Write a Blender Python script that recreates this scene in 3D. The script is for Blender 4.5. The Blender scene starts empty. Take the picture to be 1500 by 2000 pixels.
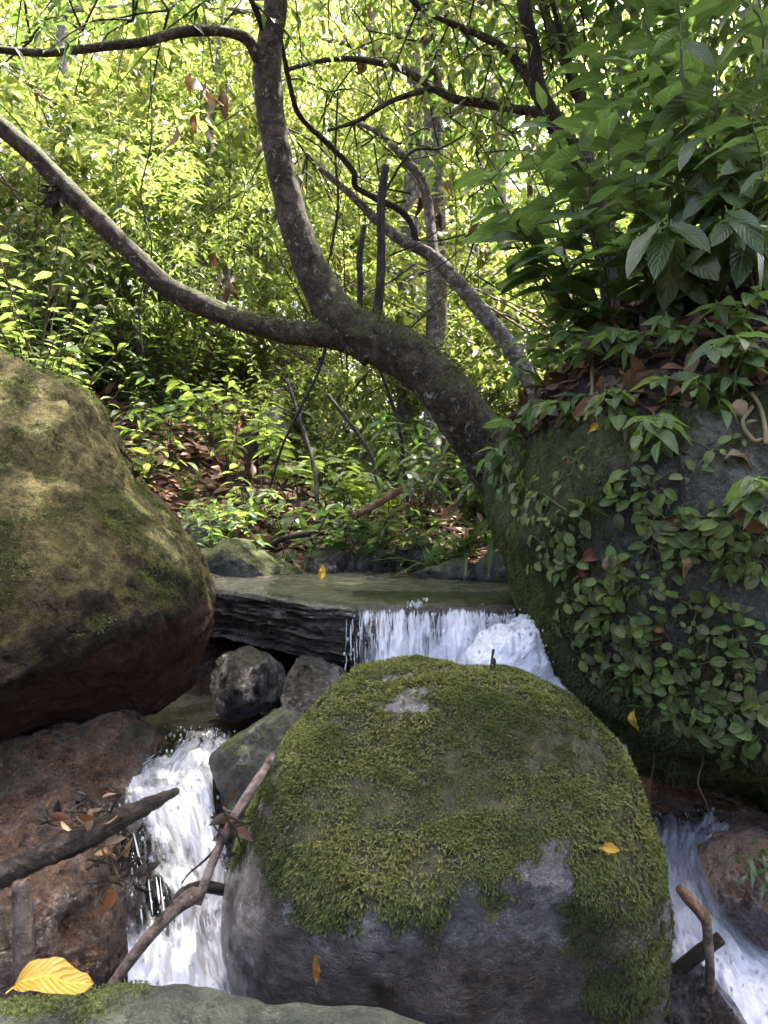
import bpy, bmesh, math, random
import numpy as np
from mathutils import Vector, Matrix

SC = bpy.context.scene
COL = SC.collection
RNG = np.random.default_rng(7)
random.seed(7)

# ------------------------------------------------------------------ camera, sky, sun, exposure
FPX, CX, CY, CAMZ = 1540.0, 750.0, 1000.0, 1.6
cam = bpy.data.cameras.new('camera')
cam.sensor_fit = 'VERTICAL'; cam.sensor_height = 24.0; cam.lens = 24.0 * FPX / 2000.0
cam.clip_start = 0.02; cam.clip_end = 500
camo = bpy.data.objects.new('camera', cam); COL.objects.link(camo)
camo.location = (0, 0, CAMZ); camo.rotation_euler = (math.radians(90), 0, 0)
SC.camera = camo

SUN_EL, SUN_AZ = math.radians(66), math.radians(40)      # azimuth clockwise from +Y
SDIR = Vector((math.sin(SUN_AZ) * math.cos(SUN_EL), math.cos(SUN_AZ) * math.cos(SUN_EL), math.sin(SUN_EL)))
world = bpy.data.worlds.new('World'); SC.world = world; world.use_nodes = True
wn = world.node_tree; bg = wn.nodes['Background']
sky = wn.nodes.new('ShaderNodeTexSky'); sky.sky_type = 'NISHITA'; sky.sun_disc = False
sky.sun_elevation = SUN_EL; sky.sun_rotation = SUN_AZ; sky.air_density = 0.45; sky.dust_density = 7.0; sky.ozone_density = 0.3
wn.links.new(sky.outputs[0], bg.inputs[0]); bg.inputs[1].default_value = 0.15
sun = bpy.data.lights.new('sun', 'SUN'); sun.energy = 3.4; sun.angle = math.radians(0.6); sun.color = (1.0, 0.93, 0.80)
suno = bpy.data.objects.new('sun', sun); COL.objects.link(suno); suno.location = (5, 5, 12)
suno.rotation_euler = SDIR.to_track_quat('Z', 'Y').to_euler()
SC.view_settings.view_transform = 'Standard'; SC.view_settings.look = 'None'
SC.view_settings.exposure = 3.4; SC.view_settings.gamma = 1.0; SC.view_settings.use_curve_mapping = False
cy = SC.cycles
cy.max_bounces = 5; cy.diffuse_bounces = 3; cy.glossy_bounces = 2; cy.transmission_bounces = 4; cy.transparent_max_bounces = 8
cy.caustics_reflective = False; cy.caustics_refractive = False; cy.sample_clamp_indirect = 6.0
cy.use_denoising = True; cy.use_adaptive_sampling = True; cy.adaptive_threshold = 0.02

# ------------------------------------------------------------------ small maths
def at(px, py, d):
    """a point d metres in front of the camera, from where it shows in the photograph"""
    return np.array([(px - CX) * d / FPX, d, CAMZ - (py - CY) * d / FPX])

def proj(V):
    y = np.maximum(V[:, 1], 0.05)
    return np.stack([CX + V[:, 0] / y * FPX, CY - (V[:, 2] - CAMZ) / y * FPX], 1)

def _hash(ix, iy, iz):
    h = (ix.astype(np.int64) * 374761393 + iy.astype(np.int64) * 668265263 + iz.astype(np.int64) * 1274126177) & 0xFFFFFFFF
    h = ((h ^ (h >> 13)) * 1103515245) & 0xFFFFFFFF
    h = ((h ^ (h >> 16)) * 2246822519) & 0xFFFFFFFF
    return ((h ^ (h >> 15)) & 0xFFFFFF) / float(0xFFFFFF)

def vnoise(P):
    i = np.floor(P).astype(np.int64); f = P - i; u = f * f * f * (f * (f * 6 - 15) + 10)
    r = 0
    for a in (0, 1):
        wx = u[:, 0] if a else 1 - u[:, 0]
        for b in (0, 1):
            wy = u[:, 1] if b else 1 - u[:, 1]
            for c in (0, 1):
                wz = u[:, 2] if c else 1 - u[:, 2]
                r = r + wx * wy * wz * _hash(i[:, 0] + a, i[:, 1] + b, i[:, 2] + c)
    return r * 2 - 1

def fbm(P, scale=1.0, octaves=4, seed=0.0, gain=0.5):
    P = np.asarray(P, float) * scale + seed * 17.31
    r = np.zeros(len(P)); a = 1.0; t = 0
    for _ in range(octaves):
        r += a * vnoise(P); t += a; a *= gain; P = P * 2.03 + 5.7
    return r / t

def smooth(a, b, x):
    t = np.clip((x - a) / (b - a), 0, 1); return t * t * (3 - 2 * t)

def in_poly(pts, poly):
    x, y = pts[:, 0], pts[:, 1]; inside = np.zeros(len(pts), bool); n = len(poly); j = n - 1
    for i in range(n):
        xi, yi = poly[i]; xj, yj = poly[j]
        c = ((yi > y) != (yj > y)) & (x < (xj - xi) * (y - yi) / (yj - yi + 1e-9) + xi)
        inside ^= c; j = i
    return inside

def catmull(pts, n):
    """resample points (k,m) with a Catmull-Rom spline to n points"""
    P = np.asarray(pts, float); k = len(P)
    P = np.vstack([2 * P[0] - P[1], P, 2 * P[-1] - P[-2]])
    t = np.linspace(0, k - 1 - 1e-6, n); i = t.astype(int); f = (t - i)[:, None]
    a, b, c, d = P[i], P[i + 1], P[i + 2], P[i + 3]
    return 0.5 * ((2 * b) + (c - a) * f + (2 * a - 5 * b + 4 * c - d) * f ** 2 + (3 * b - a - 3 * c + d) * f ** 3)

def unit(v):
    v = np.asarray(v, float); return v / (np.linalg.norm(v, axis=-1, keepdims=True) + 1e-12)

# ------------------------------------------------------------------ meshes and objects
def make_mesh(name, V, faces, uv=None, attrs=None, smooth_shade=True):
    """faces: list of (m,k) int arrays"""
    V = np.asarray(V, np.float32)
    if isinstance(faces, np.ndarray): faces = [faces]
    faces = [np.asarray(f, np.int32) for f in faces if len(f)]
    me = bpy.data.meshes.new(name)
    me.vertices.add(len(V)); me.vertices.foreach_set('co', V.ravel())
    loops = np.concatenate([f.ravel() for f in faces])
    tot = np.concatenate([np.full(len(f), f.shape[1], np.int32) for f in faces])
    st = np.concatenate([[0], np.cumsum(tot)[:-1]]).astype(np.int32)
    me.loops.add(len(loops)); me.loops.foreach_set('vertex_index', loops)
    me.polygons.add(len(tot)); me.polygons.foreach_set('loop_start', st)
    me.polygons.foreach_set('use_smooth', np.full(len(tot), smooth_shade, bool))
    if uv is not None:
        l = me.uv_layers.new(name='UVMap'); l.data.foreach_set('uv', np.asarray(uv, np.float32)[loops].ravel())
    for k, a in (attrs or {}).items():
        at_ = me.attributes.new(k, 'FLOAT', 'POINT'); at_.data.foreach_set('value', np.asarray(a, np.float32))
    me.update(calc_edges=True); me.validate()
    return me

def link(name, data, mat=None, parent=None, loc=None):
    o = bpy.data.objects.new(name, data); COL.objects.link(o)
    if mat is not None and data is not None and len(data.materials) == 0: data.materials.append(mat)
    if parent is not None: o.parent = parent
    if loc is not None: o.location = loc
    return o

def tag(o, label=None, cat=None, group=None, kind=None):
    if label: o['label'] = label
    if cat: o['category'] = cat
    if group: o['group'] = group
    if kind: o['kind'] = kind
    return o

def part(name, V, F, mat, parent=None, base=None, uv=None, attrs=None, smooth_shade=True, kind=None):
    """a mesh given in world metres, hung under parent (whose origin is base) or standing at base"""
    b = np.zeros(3) if base is None else np.asarray(base, float)
    o = link(name, make_mesh(name, np.asarray(V) - b, F, uv, attrs, smooth_shade), mat, parent)
    if parent is None: o.location = b
    if kind: o['kind'] = kind
    return o

def thing(name, base, label, cat, group=None):
    o = bpy.data.objects.new(name, None); COL.objects.link(o); o.location = base; o.empty_display_size = 0.1
    return tag(o, label, cat, group)

def copy_tree(o, parent=None):
    c = o.copy(); COL.objects.link(c)
    if parent is not None: c.parent = parent
    for ch in list(o.children): copy_tree(ch, c)
    return c

class Acc:
    """collects pieces into one mesh"""
    def __init__(s): s.V = []; s.F = []; s.uv = []; s.r = []; s.n = 0
    def add(s, V, F, uv=None, r=None):
        V = np.asarray(V)
        if isinstance(F, np.ndarray): F = [F]
        s.V.append(V); s.F += [np.asarray(f) + s.n for f in F]; s.n += len(V)
        s.uv.append(np.zeros((len(V), 2)) if uv is None else uv)
        s.r.append(np.zeros(len(V)) if r is None else np.broadcast_to(r, (len(V),)))
    def out(s):
        by = {}
        for f in s.F: by.setdefault(f.shape[1], []).append(f)
        return np.vstack(s.V), [np.vstack(f) for f in by.values()], np.vstack(s.uv), np.concatenate(s.r)
    def part(s, name, mat, parent=None, base=None, smooth_shade=True, kind=None):
        V, F, uv, r = s.out()
        return part(name, V, F, mat, parent, base, uv, {'rnd': r}, smooth_shade, kind)

def tube(path, radii, segs=8, n=None, rough=0.0, seed=0, cap=True):
    """path (k,3), radii (k,): a tapering tube; returns V, F, uv"""
    P = np.asarray(path, float); R = np.asarray(radii, float)
    if n:
        Q = catmull(np.column_stack([P, R]), n); P, R = Q[:, :3], np.maximum(Q[:, 3], 1e-4)
    k = len(P); T = np.gradient(P, axis=0); T = unit(T)
    up = np.array([0.0, 0, 1]) if abs(T[0][2]) < 0.9 else np.array([0.0, 1, 0])
    N = unit(np.cross(T[0], up)); frames = []
    for i in range(k):
        N = unit(N - T[i] * np.dot(N, T[i])); frames.append(N)
    N = np.array(frames); B = np.cross(T, N)
    a = np.linspace(0, 2 * np.pi, segs, endpoint=False)
    ring = N[:, None, :] * np.cos(a)[None, :, None] + B[:, None, :] * np.sin(a)[None, :, None]
    V = (P[:, None, :] + ring * R[:, None, None]).reshape(-1, 3)
    if rough:
        LL = np.concatenate([[0], np.cumsum(np.linalg.norm(np.diff(P, axis=0), axis=1))]); aa = np.tile(a, k)
        ridge = fbm(np.stack([np.cos(aa) * 2.6, np.sin(aa) * 2.6, np.repeat(LL, segs) / (R.max() * 5 + 1e-6)], 1), 1, 4, seed + 4, .65)
        d = (fbm(V, 1.0 / (0.9 * R.max() + 1e-6), 4, seed, .6) * .8 + ridge * .7) * rough
        V = (P[:, None, :] + ring * (R[:, None] * (1 + d.reshape(k, segs)))[..., None]).reshape(-1, 3)
    i = np.arange(k - 1)[:, None] * segs; j = np.arange(segs)[None, :]; j2 = (j + 1) % segs
    F = np.stack([i + j, i + j2, i + segs + j2, i + segs + j], -1).reshape(-1, 4)
    Fs = [F]
    L = np.concatenate([[0], np.cumsum(np.linalg.norm(np.diff(P, axis=0), axis=1))])
    uv = np.stack([np.repeat(L, segs), np.tile(a / 6.2832, k)], 1)
    if cap:
        V = np.vstack([V, P[0], P[-1]]); c0 = len(V) - 2; jj = np.arange(segs); jj2 = (jj + 1) % segs
        Fs.append(np.stack([np.full(segs, c0), jj2, jj], -1))
        Fs.append(np.stack([np.full(segs, c0 + 1), (k - 1) * segs + jj, (k - 1) * segs + jj2], -1))
        uv = np.vstack([uv, [0, 0], [L[-1], 0]])
    return V, Fs, uv

_ico = {}
def ico(sub):
    if sub not in _ico:
        bm = bmesh.new(); bmesh.ops.create_icosphere(bm, subdivisions=sub, radius=1.0)
        V = np.array([v.co[:] for v in bm.verts]); F = np.array([[v.index for v in f.verts] for f in bm.faces]); bm.free()
        _ico[sub] = (V, F)
    return _ico[sub]

def vnormals(V, F):
    fn = np.cross(V[F[:, 1]] - V[F[:, 0]], V[F[:, 2]] - V[F[:, 0]])
    N = np.zeros_like(V)
    for k in range(F.shape[1]): np.add.at(N, F[:, k], fn)
    return unit(N)

def boulder(outline, d, front, back, sub=6, p=0.85, q=0.85, centre=None, amp=0.03, freq=2.0, fine=0.006, seed=1, shape=None, facet=0.0, cuts=0, cut=.82):
    """closed stone: its upright section follows outline (seen at distance d), with real depth to the front and back"""
    S, F = ico(sub)
    O = np.array([at(x, y, d) for x, y in outline])[:, [0, 2]]
    c = O.mean(0) if centre is None else at(centre[0], centre[1], d)[[0, 2]]
    ang = np.arctan2(O[:, 1] - c[1], O[:, 0] - c[0]); rad = np.hypot(O[:, 1] - c[1], O[:, 0] - c[0])
    o = np.argsort(ang); ang, rad = ang[o], rad[o]
    ang = np.concatenate([ang - 2 * np.pi, ang, ang + 2 * np.pi]); rad = np.tile(rad, 3)
    g = np.linspace(-np.pi, np.pi, 721); rr = np.interp(g, ang, rad)
    k = np.ones(9) / 9; rr = np.convolve(np.concatenate([rr[-9:-1], rr, rr[1:9]]), k, 'same')[8:-8]
    th = np.arctan2(S[:, 2], S[:, 0]); s = np.hypot(S[:, 0], S[:, 2])
    R = np.interp(th, g, rr) * s ** p
    Y = np.sign(S[:, 1]) * np.abs(S[:, 1]) ** q
    V = np.stack([c[0] + R * np.cos(th), d + np.where(Y < 0, Y * front, Y * back), c[1] + R * np.sin(th)], 1)
    if shape: V = shape(V, S)
    rc = np.random.default_rng(seed + 500); c3 = V.mean(0)
    for _ in range(cuts):                       # broken faces
        nn = unit(rc.normal(0, 1, 3) * np.array([1, .8, .8]) + np.array([0, -.75, .25])); pr = (V - c3) @ nn; hh = pr.max() * (cut + .12 * rc.random())
        V = V - nn * (np.maximum(pr - hh, 0) * .9)[:, None]
    N = vnormals(V, F)
    n1 = fbm(V, freq, 4, seed)
    if facet: n1 = n1 + facet * np.abs(fbm(V, freq * 1.3, 2, seed + 3))
    pit = np.minimum(fbm(V, freq * 4.5, 4, seed + 2) + .12, 0)
    V = V + N * (amp * n1 + fine * (fbm(V, freq * 9, 4, seed + 1, .65) + 2.2 * pit))[:, None]
    return V, F, vnormals(V, F)

def sample_surface(V, F, w, n):
    A = np.linalg.norm(np.cross(V[F[:, 1]] - V[F[:, 0]], V[F[:, 2]] - V[F[:, 0]]), axis=1) * w[F].mean(1)
    i = RNG.choice(len(F), n, p=A / A.sum()); r1, r2 = np.sqrt(RNG.random(n)), RNG.random(n)
    b = np.stack([1 - r1, r1 * (1 - r2), r1 * r2], 1)
    return (V[F[i]] * b[..., None]).sum(1), i, b

# ------------------------------------------------------------------ leaves
def leaf_template(kind, nl=6, nw=2, fold=0.25, droop=0.25, petiole=0.0):
    t = np.linspace(0, 1, nl + 1)
    if kind == 'ovate': w = 0.215 * np.sin(np.pi * t ** 0.75) ** 0.9
    elif kind == 'lance': w = 0.125 * np.sin(np.pi * t ** 0.75) ** 0.9
    elif kind == 'round': w = 0.40 * np.sqrt(np.clip(1 - (2 * np.clip(t, .015, 1) ** .9 - 1) ** 2, 0, 1)) * (1 - .15 * t)
    elif kind == 'strap': w = 0.045 * (1 - t ** 3) * np.clip(t * 8 + 0.5, 0, 1)
    elif kind == 'oblong': w = 0.2 * np.sin(np.pi * t ** 0.9) ** 0.6
    w = np.maximum(w, 0.004); s = np.linspace(-1, 1, 2 * nw + 1)
    X = w[:, None] * s[None, :]; Y = np.repeat(t[:, None], len(s), 1)
    Z = np.abs(X) * fold - droop * t[:, None] ** 2 + 0.02 * np.sin(t * 14)[:, None] * np.abs(s)[None, :]
    V = np.stack([X, Y, Z], -1).reshape(-1, 3); m = len(s)
    i = np.arange(nl)[:, None] * m; j = np.arange(m - 1)[None, :]
    F = np.stack([i + j, i + j + 1, i + m + j + 1, i + m + j], -1).reshape(-1, 4)
    uv = np.stack([Y.ravel(), np.tile(s, nl + 1) * 0.5 + 0.5], 1)
    if petiole:
        n = len(V); pv = np.array([[-0.012, -petiole, petiole * 0.25], [0.012, -petiole, petiole * 0.25], [0.012, 0.02, 0], [-0.012, 0.02, 0]])
        V = np.vstack([V, pv]); F = np.vstack([F, [[n, n + 1, n + 2, n + 3]]]); uv = np.vstack([uv, np.full((4, 2), 0.5)])
    return V, F, uv

def diamond_leaf(w=0.17, fold=0.06, droop=0.15):
    V = np.array([[0, 0, 0], [-w, .42, fold], [0, .48, -fold * .4], [w, .42, fold], [0, 1, -droop]])
    F = np.array([[0, 2, 1], [0, 3, 2], [1, 2, 4], [2, 3, 4]])
    uv = np.array([[0, .5], [.42, 0], [.48, .5], [.42, 1], [1, .5]])
    return V, F, uv

def frames(D, U):
    D = unit(D); X = unit(np.cross(D, U)); Z = np.cross(X, D)
    return np.stack([X, D, Z], -1)          # columns

def scatter(tmpl, P, D, U, S, rnd):
    """join many leaves into one set of arrays"""
    V, F, uv = tmpl; M = frames(D, U)
    W = np.einsum('nij,kj->nki', M, V) * np.asarray(S)[:, None, None] + np.asarray(P)[:, None, :]
    n, k = len(P), len(V)
    FF = (F[None] + (np.arange(n) * k)[:, None, None]).reshape(-1, F.shape[1])
    return W.reshape(-1, 3), FF, np.tile(uv, (n, 1)), np.repeat(rnd, k)

def leaf_objects(name, mesh, parent, base, P, D, U, S):
    M = frames(D, U); b = np.asarray(base, float)
    for i in range(len(P)):
        o = bpy.data.objects.new(name, mesh); COL.objects.link(o); o.parent = parent
        m = M[i] * S[i]; p = P[i] - b
        o.matrix_basis = Matrix(((m[0][0], m[0][1], m[0][2], p[0]), (m[1][0], m[1][1], m[1][2], p[1]), (m[2][0], m[2][1], m[2][2], p[2]), (0, 0, 0, 1)))

def stem_leaves(path, n, t0=0.3, spread=1.0, droop=0.3, size=0.12, rng=RNG, pair=False, up=0.9):
    """leaves along a stem path (k,3): returns P, D, U, S"""
    Q = catmull(path, 40); T = unit(np.gradient(Q, axis=0))
    t = np.linspace(t0, 1.0, n); idx = np.minimum((t * 39).astype(int), 39)
    P = Q[idx]; Tn = T[idx]
    az = np.arange(n) * 2.4 + rng.random() * 6 + rng.normal(0, .4, n)
    side = np.stack([np.cos(az), np.sin(az), np.zeros(n)], 1)
    D = side * spread + Tn * (0.45 + 0.5 * (t[:, None] > 0.97)) + np.array([0, 0, -droop]) + rng.normal(0, .15, (n, 3))
    U = np.array([0, 0, up]) + rng.normal(0, .3, (n, 3))
    S = size * (0.7 + 0.5 * rng.random(n)) * (1.0 - 0.25 * (t > 0.9))
    return P, D, U, S

# ------------------------------------------------------------------ materials
class NT:
    def __init__(s, name):
        s.m = bpy.data.materials.new(name); s.m.use_nodes = True; s.t = s.m.node_tree; s.t.nodes.clear()
        s.outn = s.t.nodes.new('ShaderNodeOutputMaterial')
    def n(s, typ, ins=None, **kw):
        nd = s.t.nodes.new('ShaderNode' + typ)
        for k, v in kw.items(): setattr(nd, k, v)
        for k, v in (ins or {}).items(): s.set(nd, k, v)
        return nd
    def set(s, nd, k, v):
        sock = nd.inputs[k]
        if hasattr(v, 'is_linked') or isinstance(v, bpy.types.NodeSocket): s.t.links.new(v, sock)
        elif isinstance(v, bpy.types.Node): s.t.links.new(v.outputs[0], sock)
        else:
            if isinstance(v, tuple) and len(v) == 3 and sock.type == 'RGBA': v = (*v, 1)
            sock.default_value = v
    def noise(s, vec, scale, detail=4, rough=.55, dist=0.0):
        return s.n('TexNoise', {'Vector': vec, 'Scale': scale, 'Detail': detail, 'Roughness': rough, 'Distortion': dist}).outputs['Fac']
    def ramp(s, fac, stops, interp='LINEAR'):
        r = s.n('ValToRGB', {'Fac': fac}); r.color_ramp.interpolation = interp
        e = r.color_ramp.elements
        while len(e) < len(stops): e.new(0.5)
        for i, (p, c) in enumerate(stops):
            e[i].position = p; e[i].color = (*c, 1) if len(c) == 3 else c
        return r.outputs[0]
    def mix(s, f, a, b, mode='MIX'):
        m = s.n('Mix', data_type='RGBA', blend_type=mode); s.set(m, 0, f); s.set(m, 6, a); s.set(m, 7, b); return m.outputs[2]
    def math(s, op, a, b=0.0, clamp=False):
        m = s.n('Math', operation=op, use_clamp=clamp); s.set(m, 0, a); s.set(m, 1, b); return m.outputs[0]
    def attr(s, name): return s.n('Attribute', attribute_name=name).outputs['Fac']
    def step(s, x, a, b):
        m = s.n('MapRange', interpolation_type='SMOOTHSTEP'); s.set(m, 0, x); s.set(m, 1, a); s.set(m, 2, b); return m.outputs[0]
    def done(s, shader):
        s.t.links.new(shader.outputs[0] if isinstance(shader, bpy.types.Node) else shader, s.outn.inputs[0]); return s.m

def rock_mat(name, cols, scale=3.0, rough=(0.6, 0.9), bump=0.4, overlays=(), spec=0.35, bscale=40, bdist=0.012, coat=0.0, cracks=0.5):
    n = NT(name); tc = n.n('TexCoord').outputs['Object']
    a = n.noise(tc, scale, 10, .68, .6); b = n.noise(tc, scale * 6, 8, .7, .3); c = n.noise(tc, bscale, 8, .75); g = n.noise(tc, bscale * 4, 4, .7)
    k = len(cols); col = n.ramp(a, [(0.38 + 0.24 * i / (k - 1), cc) for i, cc in enumerate(cols)])
    col = n.mix(n.math('MULTIPLY', n.step(b, .5, .66), .8), col, tuple(x * 0.4 for x in cols[0]))
    col = n.mix(n.math('MULTIPLY', n.step(c, .54, .68), .55), col, tuple(min(1, x * 1.5) for x in cols[-1]))
    r = n.n('MapRange'); n.set(r, 0, b); n.set(r, 1, .3); n.set(r, 2, .7); n.set(r, 3, rough[0]); n.set(r, 4, rough[1]); rr = r.outputs[0]
    for att, cc, orough, sharp in overlays:
        w = n.math('ADD', n.noise(tc, 13, 10, .75, .4), n.math('MULTIPLY', n.noise(tc, 60, 6, .7), .4))
        f = n.math('ADD', n.attr(att), n.math('MULTIPLY', n.math('SUBTRACT', w, .7), sharp * 1.6))
        f = n.step(f, .40, .60)
        cmix = n.mix(n.step(n.noise(tc, 32, 8, .75), .36, .64), cc[0], cc[1]); col = n.mix(f, col, cmix)
        rr = n.math('ADD', n.math('MULTIPLY', rr, n.math('SUBTRACT', 1.0, f)), n.math('MULTIPLY', f, orough))
    gr = n.ramp(g, [(.34, (.6, .6, .6)), (.66, (1.4, 1.4, 1.4))]); col = n.mix(1.0, col, gr, 'MULTIPLY')
    g2 = n.noise(tc, bscale * .9, 6, .8, .5); col = n.mix(1.0, col, n.ramp(g2, [(.36, (.42, .42, .42)), (.5, (1, 1, 1)), (.66, (1.5, 1.5, 1.45))]), 'MULTIPLY')
    vo = n.n('TexVoronoi', {'Vector': n.mix(.12, tc, n.n('TexNoise', {'Vector': tc, 'Scale': 6.0, 'Detail': 4.0}).outputs['Color']), 'Scale': scale * .9}, feature='DISTANCE_TO_EDGE').outputs['Distance']
    ck = n.math('MULTIPLY', n.step(vo, .022, .004), n.math('MULTIPLY', n.step(n.noise(tc, scale * .8, 3), .48, .6), cracks)); col = n.mix(ck, col, tuple(x * .3 for x in cols[0]))
    h = n.math('SUBTRACT', n.math('ADD', n.math('ADD', n.math('MULTIPLY', g2, .8), n.math('MULTIPLY', b, 1.2)), n.math('MULTIPLY', g, .25)), n.math('MULTIPLY', ck, .8))
    bp = n.n('Bump', {'Strength': min(1.0, bump * 1.4), 'Distance': bdist * 2.2, 'Height': h})
    ins = {'Base Color': col, 'Roughness': rr, 'Normal': bp.outputs[0], 'Specular IOR Level': spec}
    if coat: ins['Coat Weight'] = n.step(n.noise(tc, scale * 2.2, 5, .6), .36, .6) if coat < 1 else 1.0; ins['Coat Roughness'] = .06; ins['Coat IOR'] = 1.7; ins['Coat Normal'] = n.n('Bump', {'Strength': 1.0, 'Distance': bdist * 3, 'Height': h}).outputs[0]
    return n.done(n.n('BsdfPrincipled', ins))

def leaf_mat(name, stops, trans, tmix=0.4, rough=0.38, veins=True, spec=0.5):
    """stops: leaf colours from plant to plant and leaf to leaf; trans: the colour light takes passing through"""
    n = NT(name); oi = n.n('ObjectInfo').outputs['Random']
    f = n.math('FRACT', n.math('ADD', n.attr('rnd'), oi))
    k = len(stops); col = n.ramp(f, [(i / (k - 1), c) for i, c in enumerate(stops)])
    tcn = n.n('TexCoord'); uv = n.n('SeparateXYZ', {0: tcn.outputs['UV']})
    tint = n.noise(tcn.outputs['Object'], 9, 3); col = n.mix(n.math('MULTIPLY', tint, .5), col, tuple(x * .5 for x in stops[0]))
    ins = {}
    if veins:
        v = n.math('ABSOLUTE', n.math('SUBTRACT', uv.outputs[1], .5))
        mid = n.step(v, .035, .0)
        w = n.math('SINE', n.math('MULTIPLY', n.math('SUBTRACT', uv.outputs[0], n.math('MULTIPLY', v, .55)), 62.0))
        vn = n.step(w, .8, 1.0)
        col = n.mix(n.math('MAXIMUM', n.math('MULTIPLY', mid, .55), n.math('MULTIPLY', vn, .25)), col, tuple(min(1, x * 2.2 + .03) for x in stops[-1]))
        bp = n.n('Bump', {'Strength': .5, 'Distance': .003, 'Height': n.math('ADD', n.math('MULTIPLY', w, .5), mid)}); ins['Normal'] = bp.outputs[0]
    p = n.n('BsdfPrincipled', {'Base Color': col, 'Roughness': rough, 'Specular IOR Level': spec, **ins})
    tr = n.n('BsdfTranslucent', {'Color': n.mix(.5, n.mix(1.0, col, (3.2, 3.2, 2.2), 'MULTIPLY'), trans)})
    mx = n.n('MixShader', {0: tmix}); n.set(mx, 1, p); n.set(mx, 2, tr)
    return n.done(mx)

def bark_mat(name, cols, moss=(0.07, 0.08, 0.022), mossf=0.45, pale=(0.30, 0.29, 0.25), palef=0.6, rough=.85):
    n = NT(name); tc = n.n('TexCoord').outputs['Object']
    a = n.noise(tc, 16, 10, .72, .8); b = n.noise(tc, 70, 8, .75); c = n.noise(tc, 6, 8, .7, .4)
    col = n.ramp(a, [(.38, cols[0]), (.5, cols[1]), (.62, cols[2])])
    col = n.mix(n.math('MULTIPLY', n.step(b, .5, .66), .75), col, tuple(x * .35 for x in cols[0]))
    col = n.mix(n.math('MULTIPLY', n.step(n.noise(tc, 24, 10, .72, .6), palef - .04, palef + .04), .85), col, pale)
    geo = n.n('SeparateXYZ', {0: n.n('NewGeometry').outputs['Normal']}).outputs[2]
    mf = n.step(n.math('ADD', n.math('MULTIPLY', geo, .2), n.math('ADD', n.math('MULTIPLY', c, .6), n.math('MULTIPLY', b, .4))), mossf, mossf + .12)
    col = n.mix(n.math('MULTIPLY', mf, .9), col, n.mix(n.step(b, .4, .65), tuple(x * .4 for x in moss), moss))
    bp = n.n('Bump', {'Strength': 1.0, 'Distance': .02, 'Height': n.math('ADD', a, n.math('MULTIPLY', b, .6))})
    return n.done(n.n('BsdfPrincipled', {'Base Color': col, 'Roughness': rough, 'Normal': bp.outputs[0], 'Specular IOR Level': .3}))

def plain_mat(name, c0, c1, rough=.6, scale=20, bump=.3, trans=0.0, spec=.4):
    n = NT(name); tc = n.n('TexCoord').outputs['Object']; oi = n.n('ObjectInfo').outputs['Random']
    f = n.math('FRACT', n.math('ADD', n.attr('rnd'), oi))
    col = n.mix(n.step(n.math('ADD', n.noise(tc, scale, 6, .7), n.math('MULTIPLY', n.math('SUBTRACT', f, .5), .6)), .3, .7), c0, c1)
    bp = n.n('Bump', {'Strength': bump, 'Distance': .004, 'Height': n.noise(tc, scale * 3, 6, .7)})
    p = n.n('BsdfPrincipled', {'Base Color': col, 'Roughness': rough, 'Normal': bp.outputs[0], 'Specular IOR Level': spec})
    if trans:
        tr = n.n('BsdfTranslucent', {'Color': n.mix(1.0, col, (1.8, 1.7, 1.5), 'MULTIPLY')}); mx = n.n('MixShader', {0: trans}); n.set(mx, 1, p); n.set(mx, 2, tr); return n.done(mx)
    return n.done(p)

def clear_water(name, tint=(0.75, 0.82, 0.7), bump=.35, scale=(6, 14, 6), rough=.06):
    n = NT(name); tc = n.n('TexCoord').outputs['Object']; mp = n.n('Mapping', {'Vector': tc, 'Scale': scale})
    h = n.math('ADD', n.noise(mp.outputs[0], 2.5, 5, .6, .5), n.math('MULTIPLY', n.noise(mp.outputs[0], 9, 4, .6), .35))
    bp = n.n('Bump', {'Strength': bump, 'Distance': .03, 'Height': h})
    fr = n.n('Fresnel', {'IOR': 1.36, 'Normal': bp.outputs[0]})
    t = n.n('BsdfTransparent', {'Color': tint}); g = n.n('BsdfGlossy', {'Color': (1, 1, 1), 'Roughness': rough, 'Normal': bp.outputs[0]})
    mx = n.n('MixShader', {0: fr.outputs[0]}); n.set(mx, 1, t); n.set(mx, 2, g); return n.done(mx)

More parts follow.
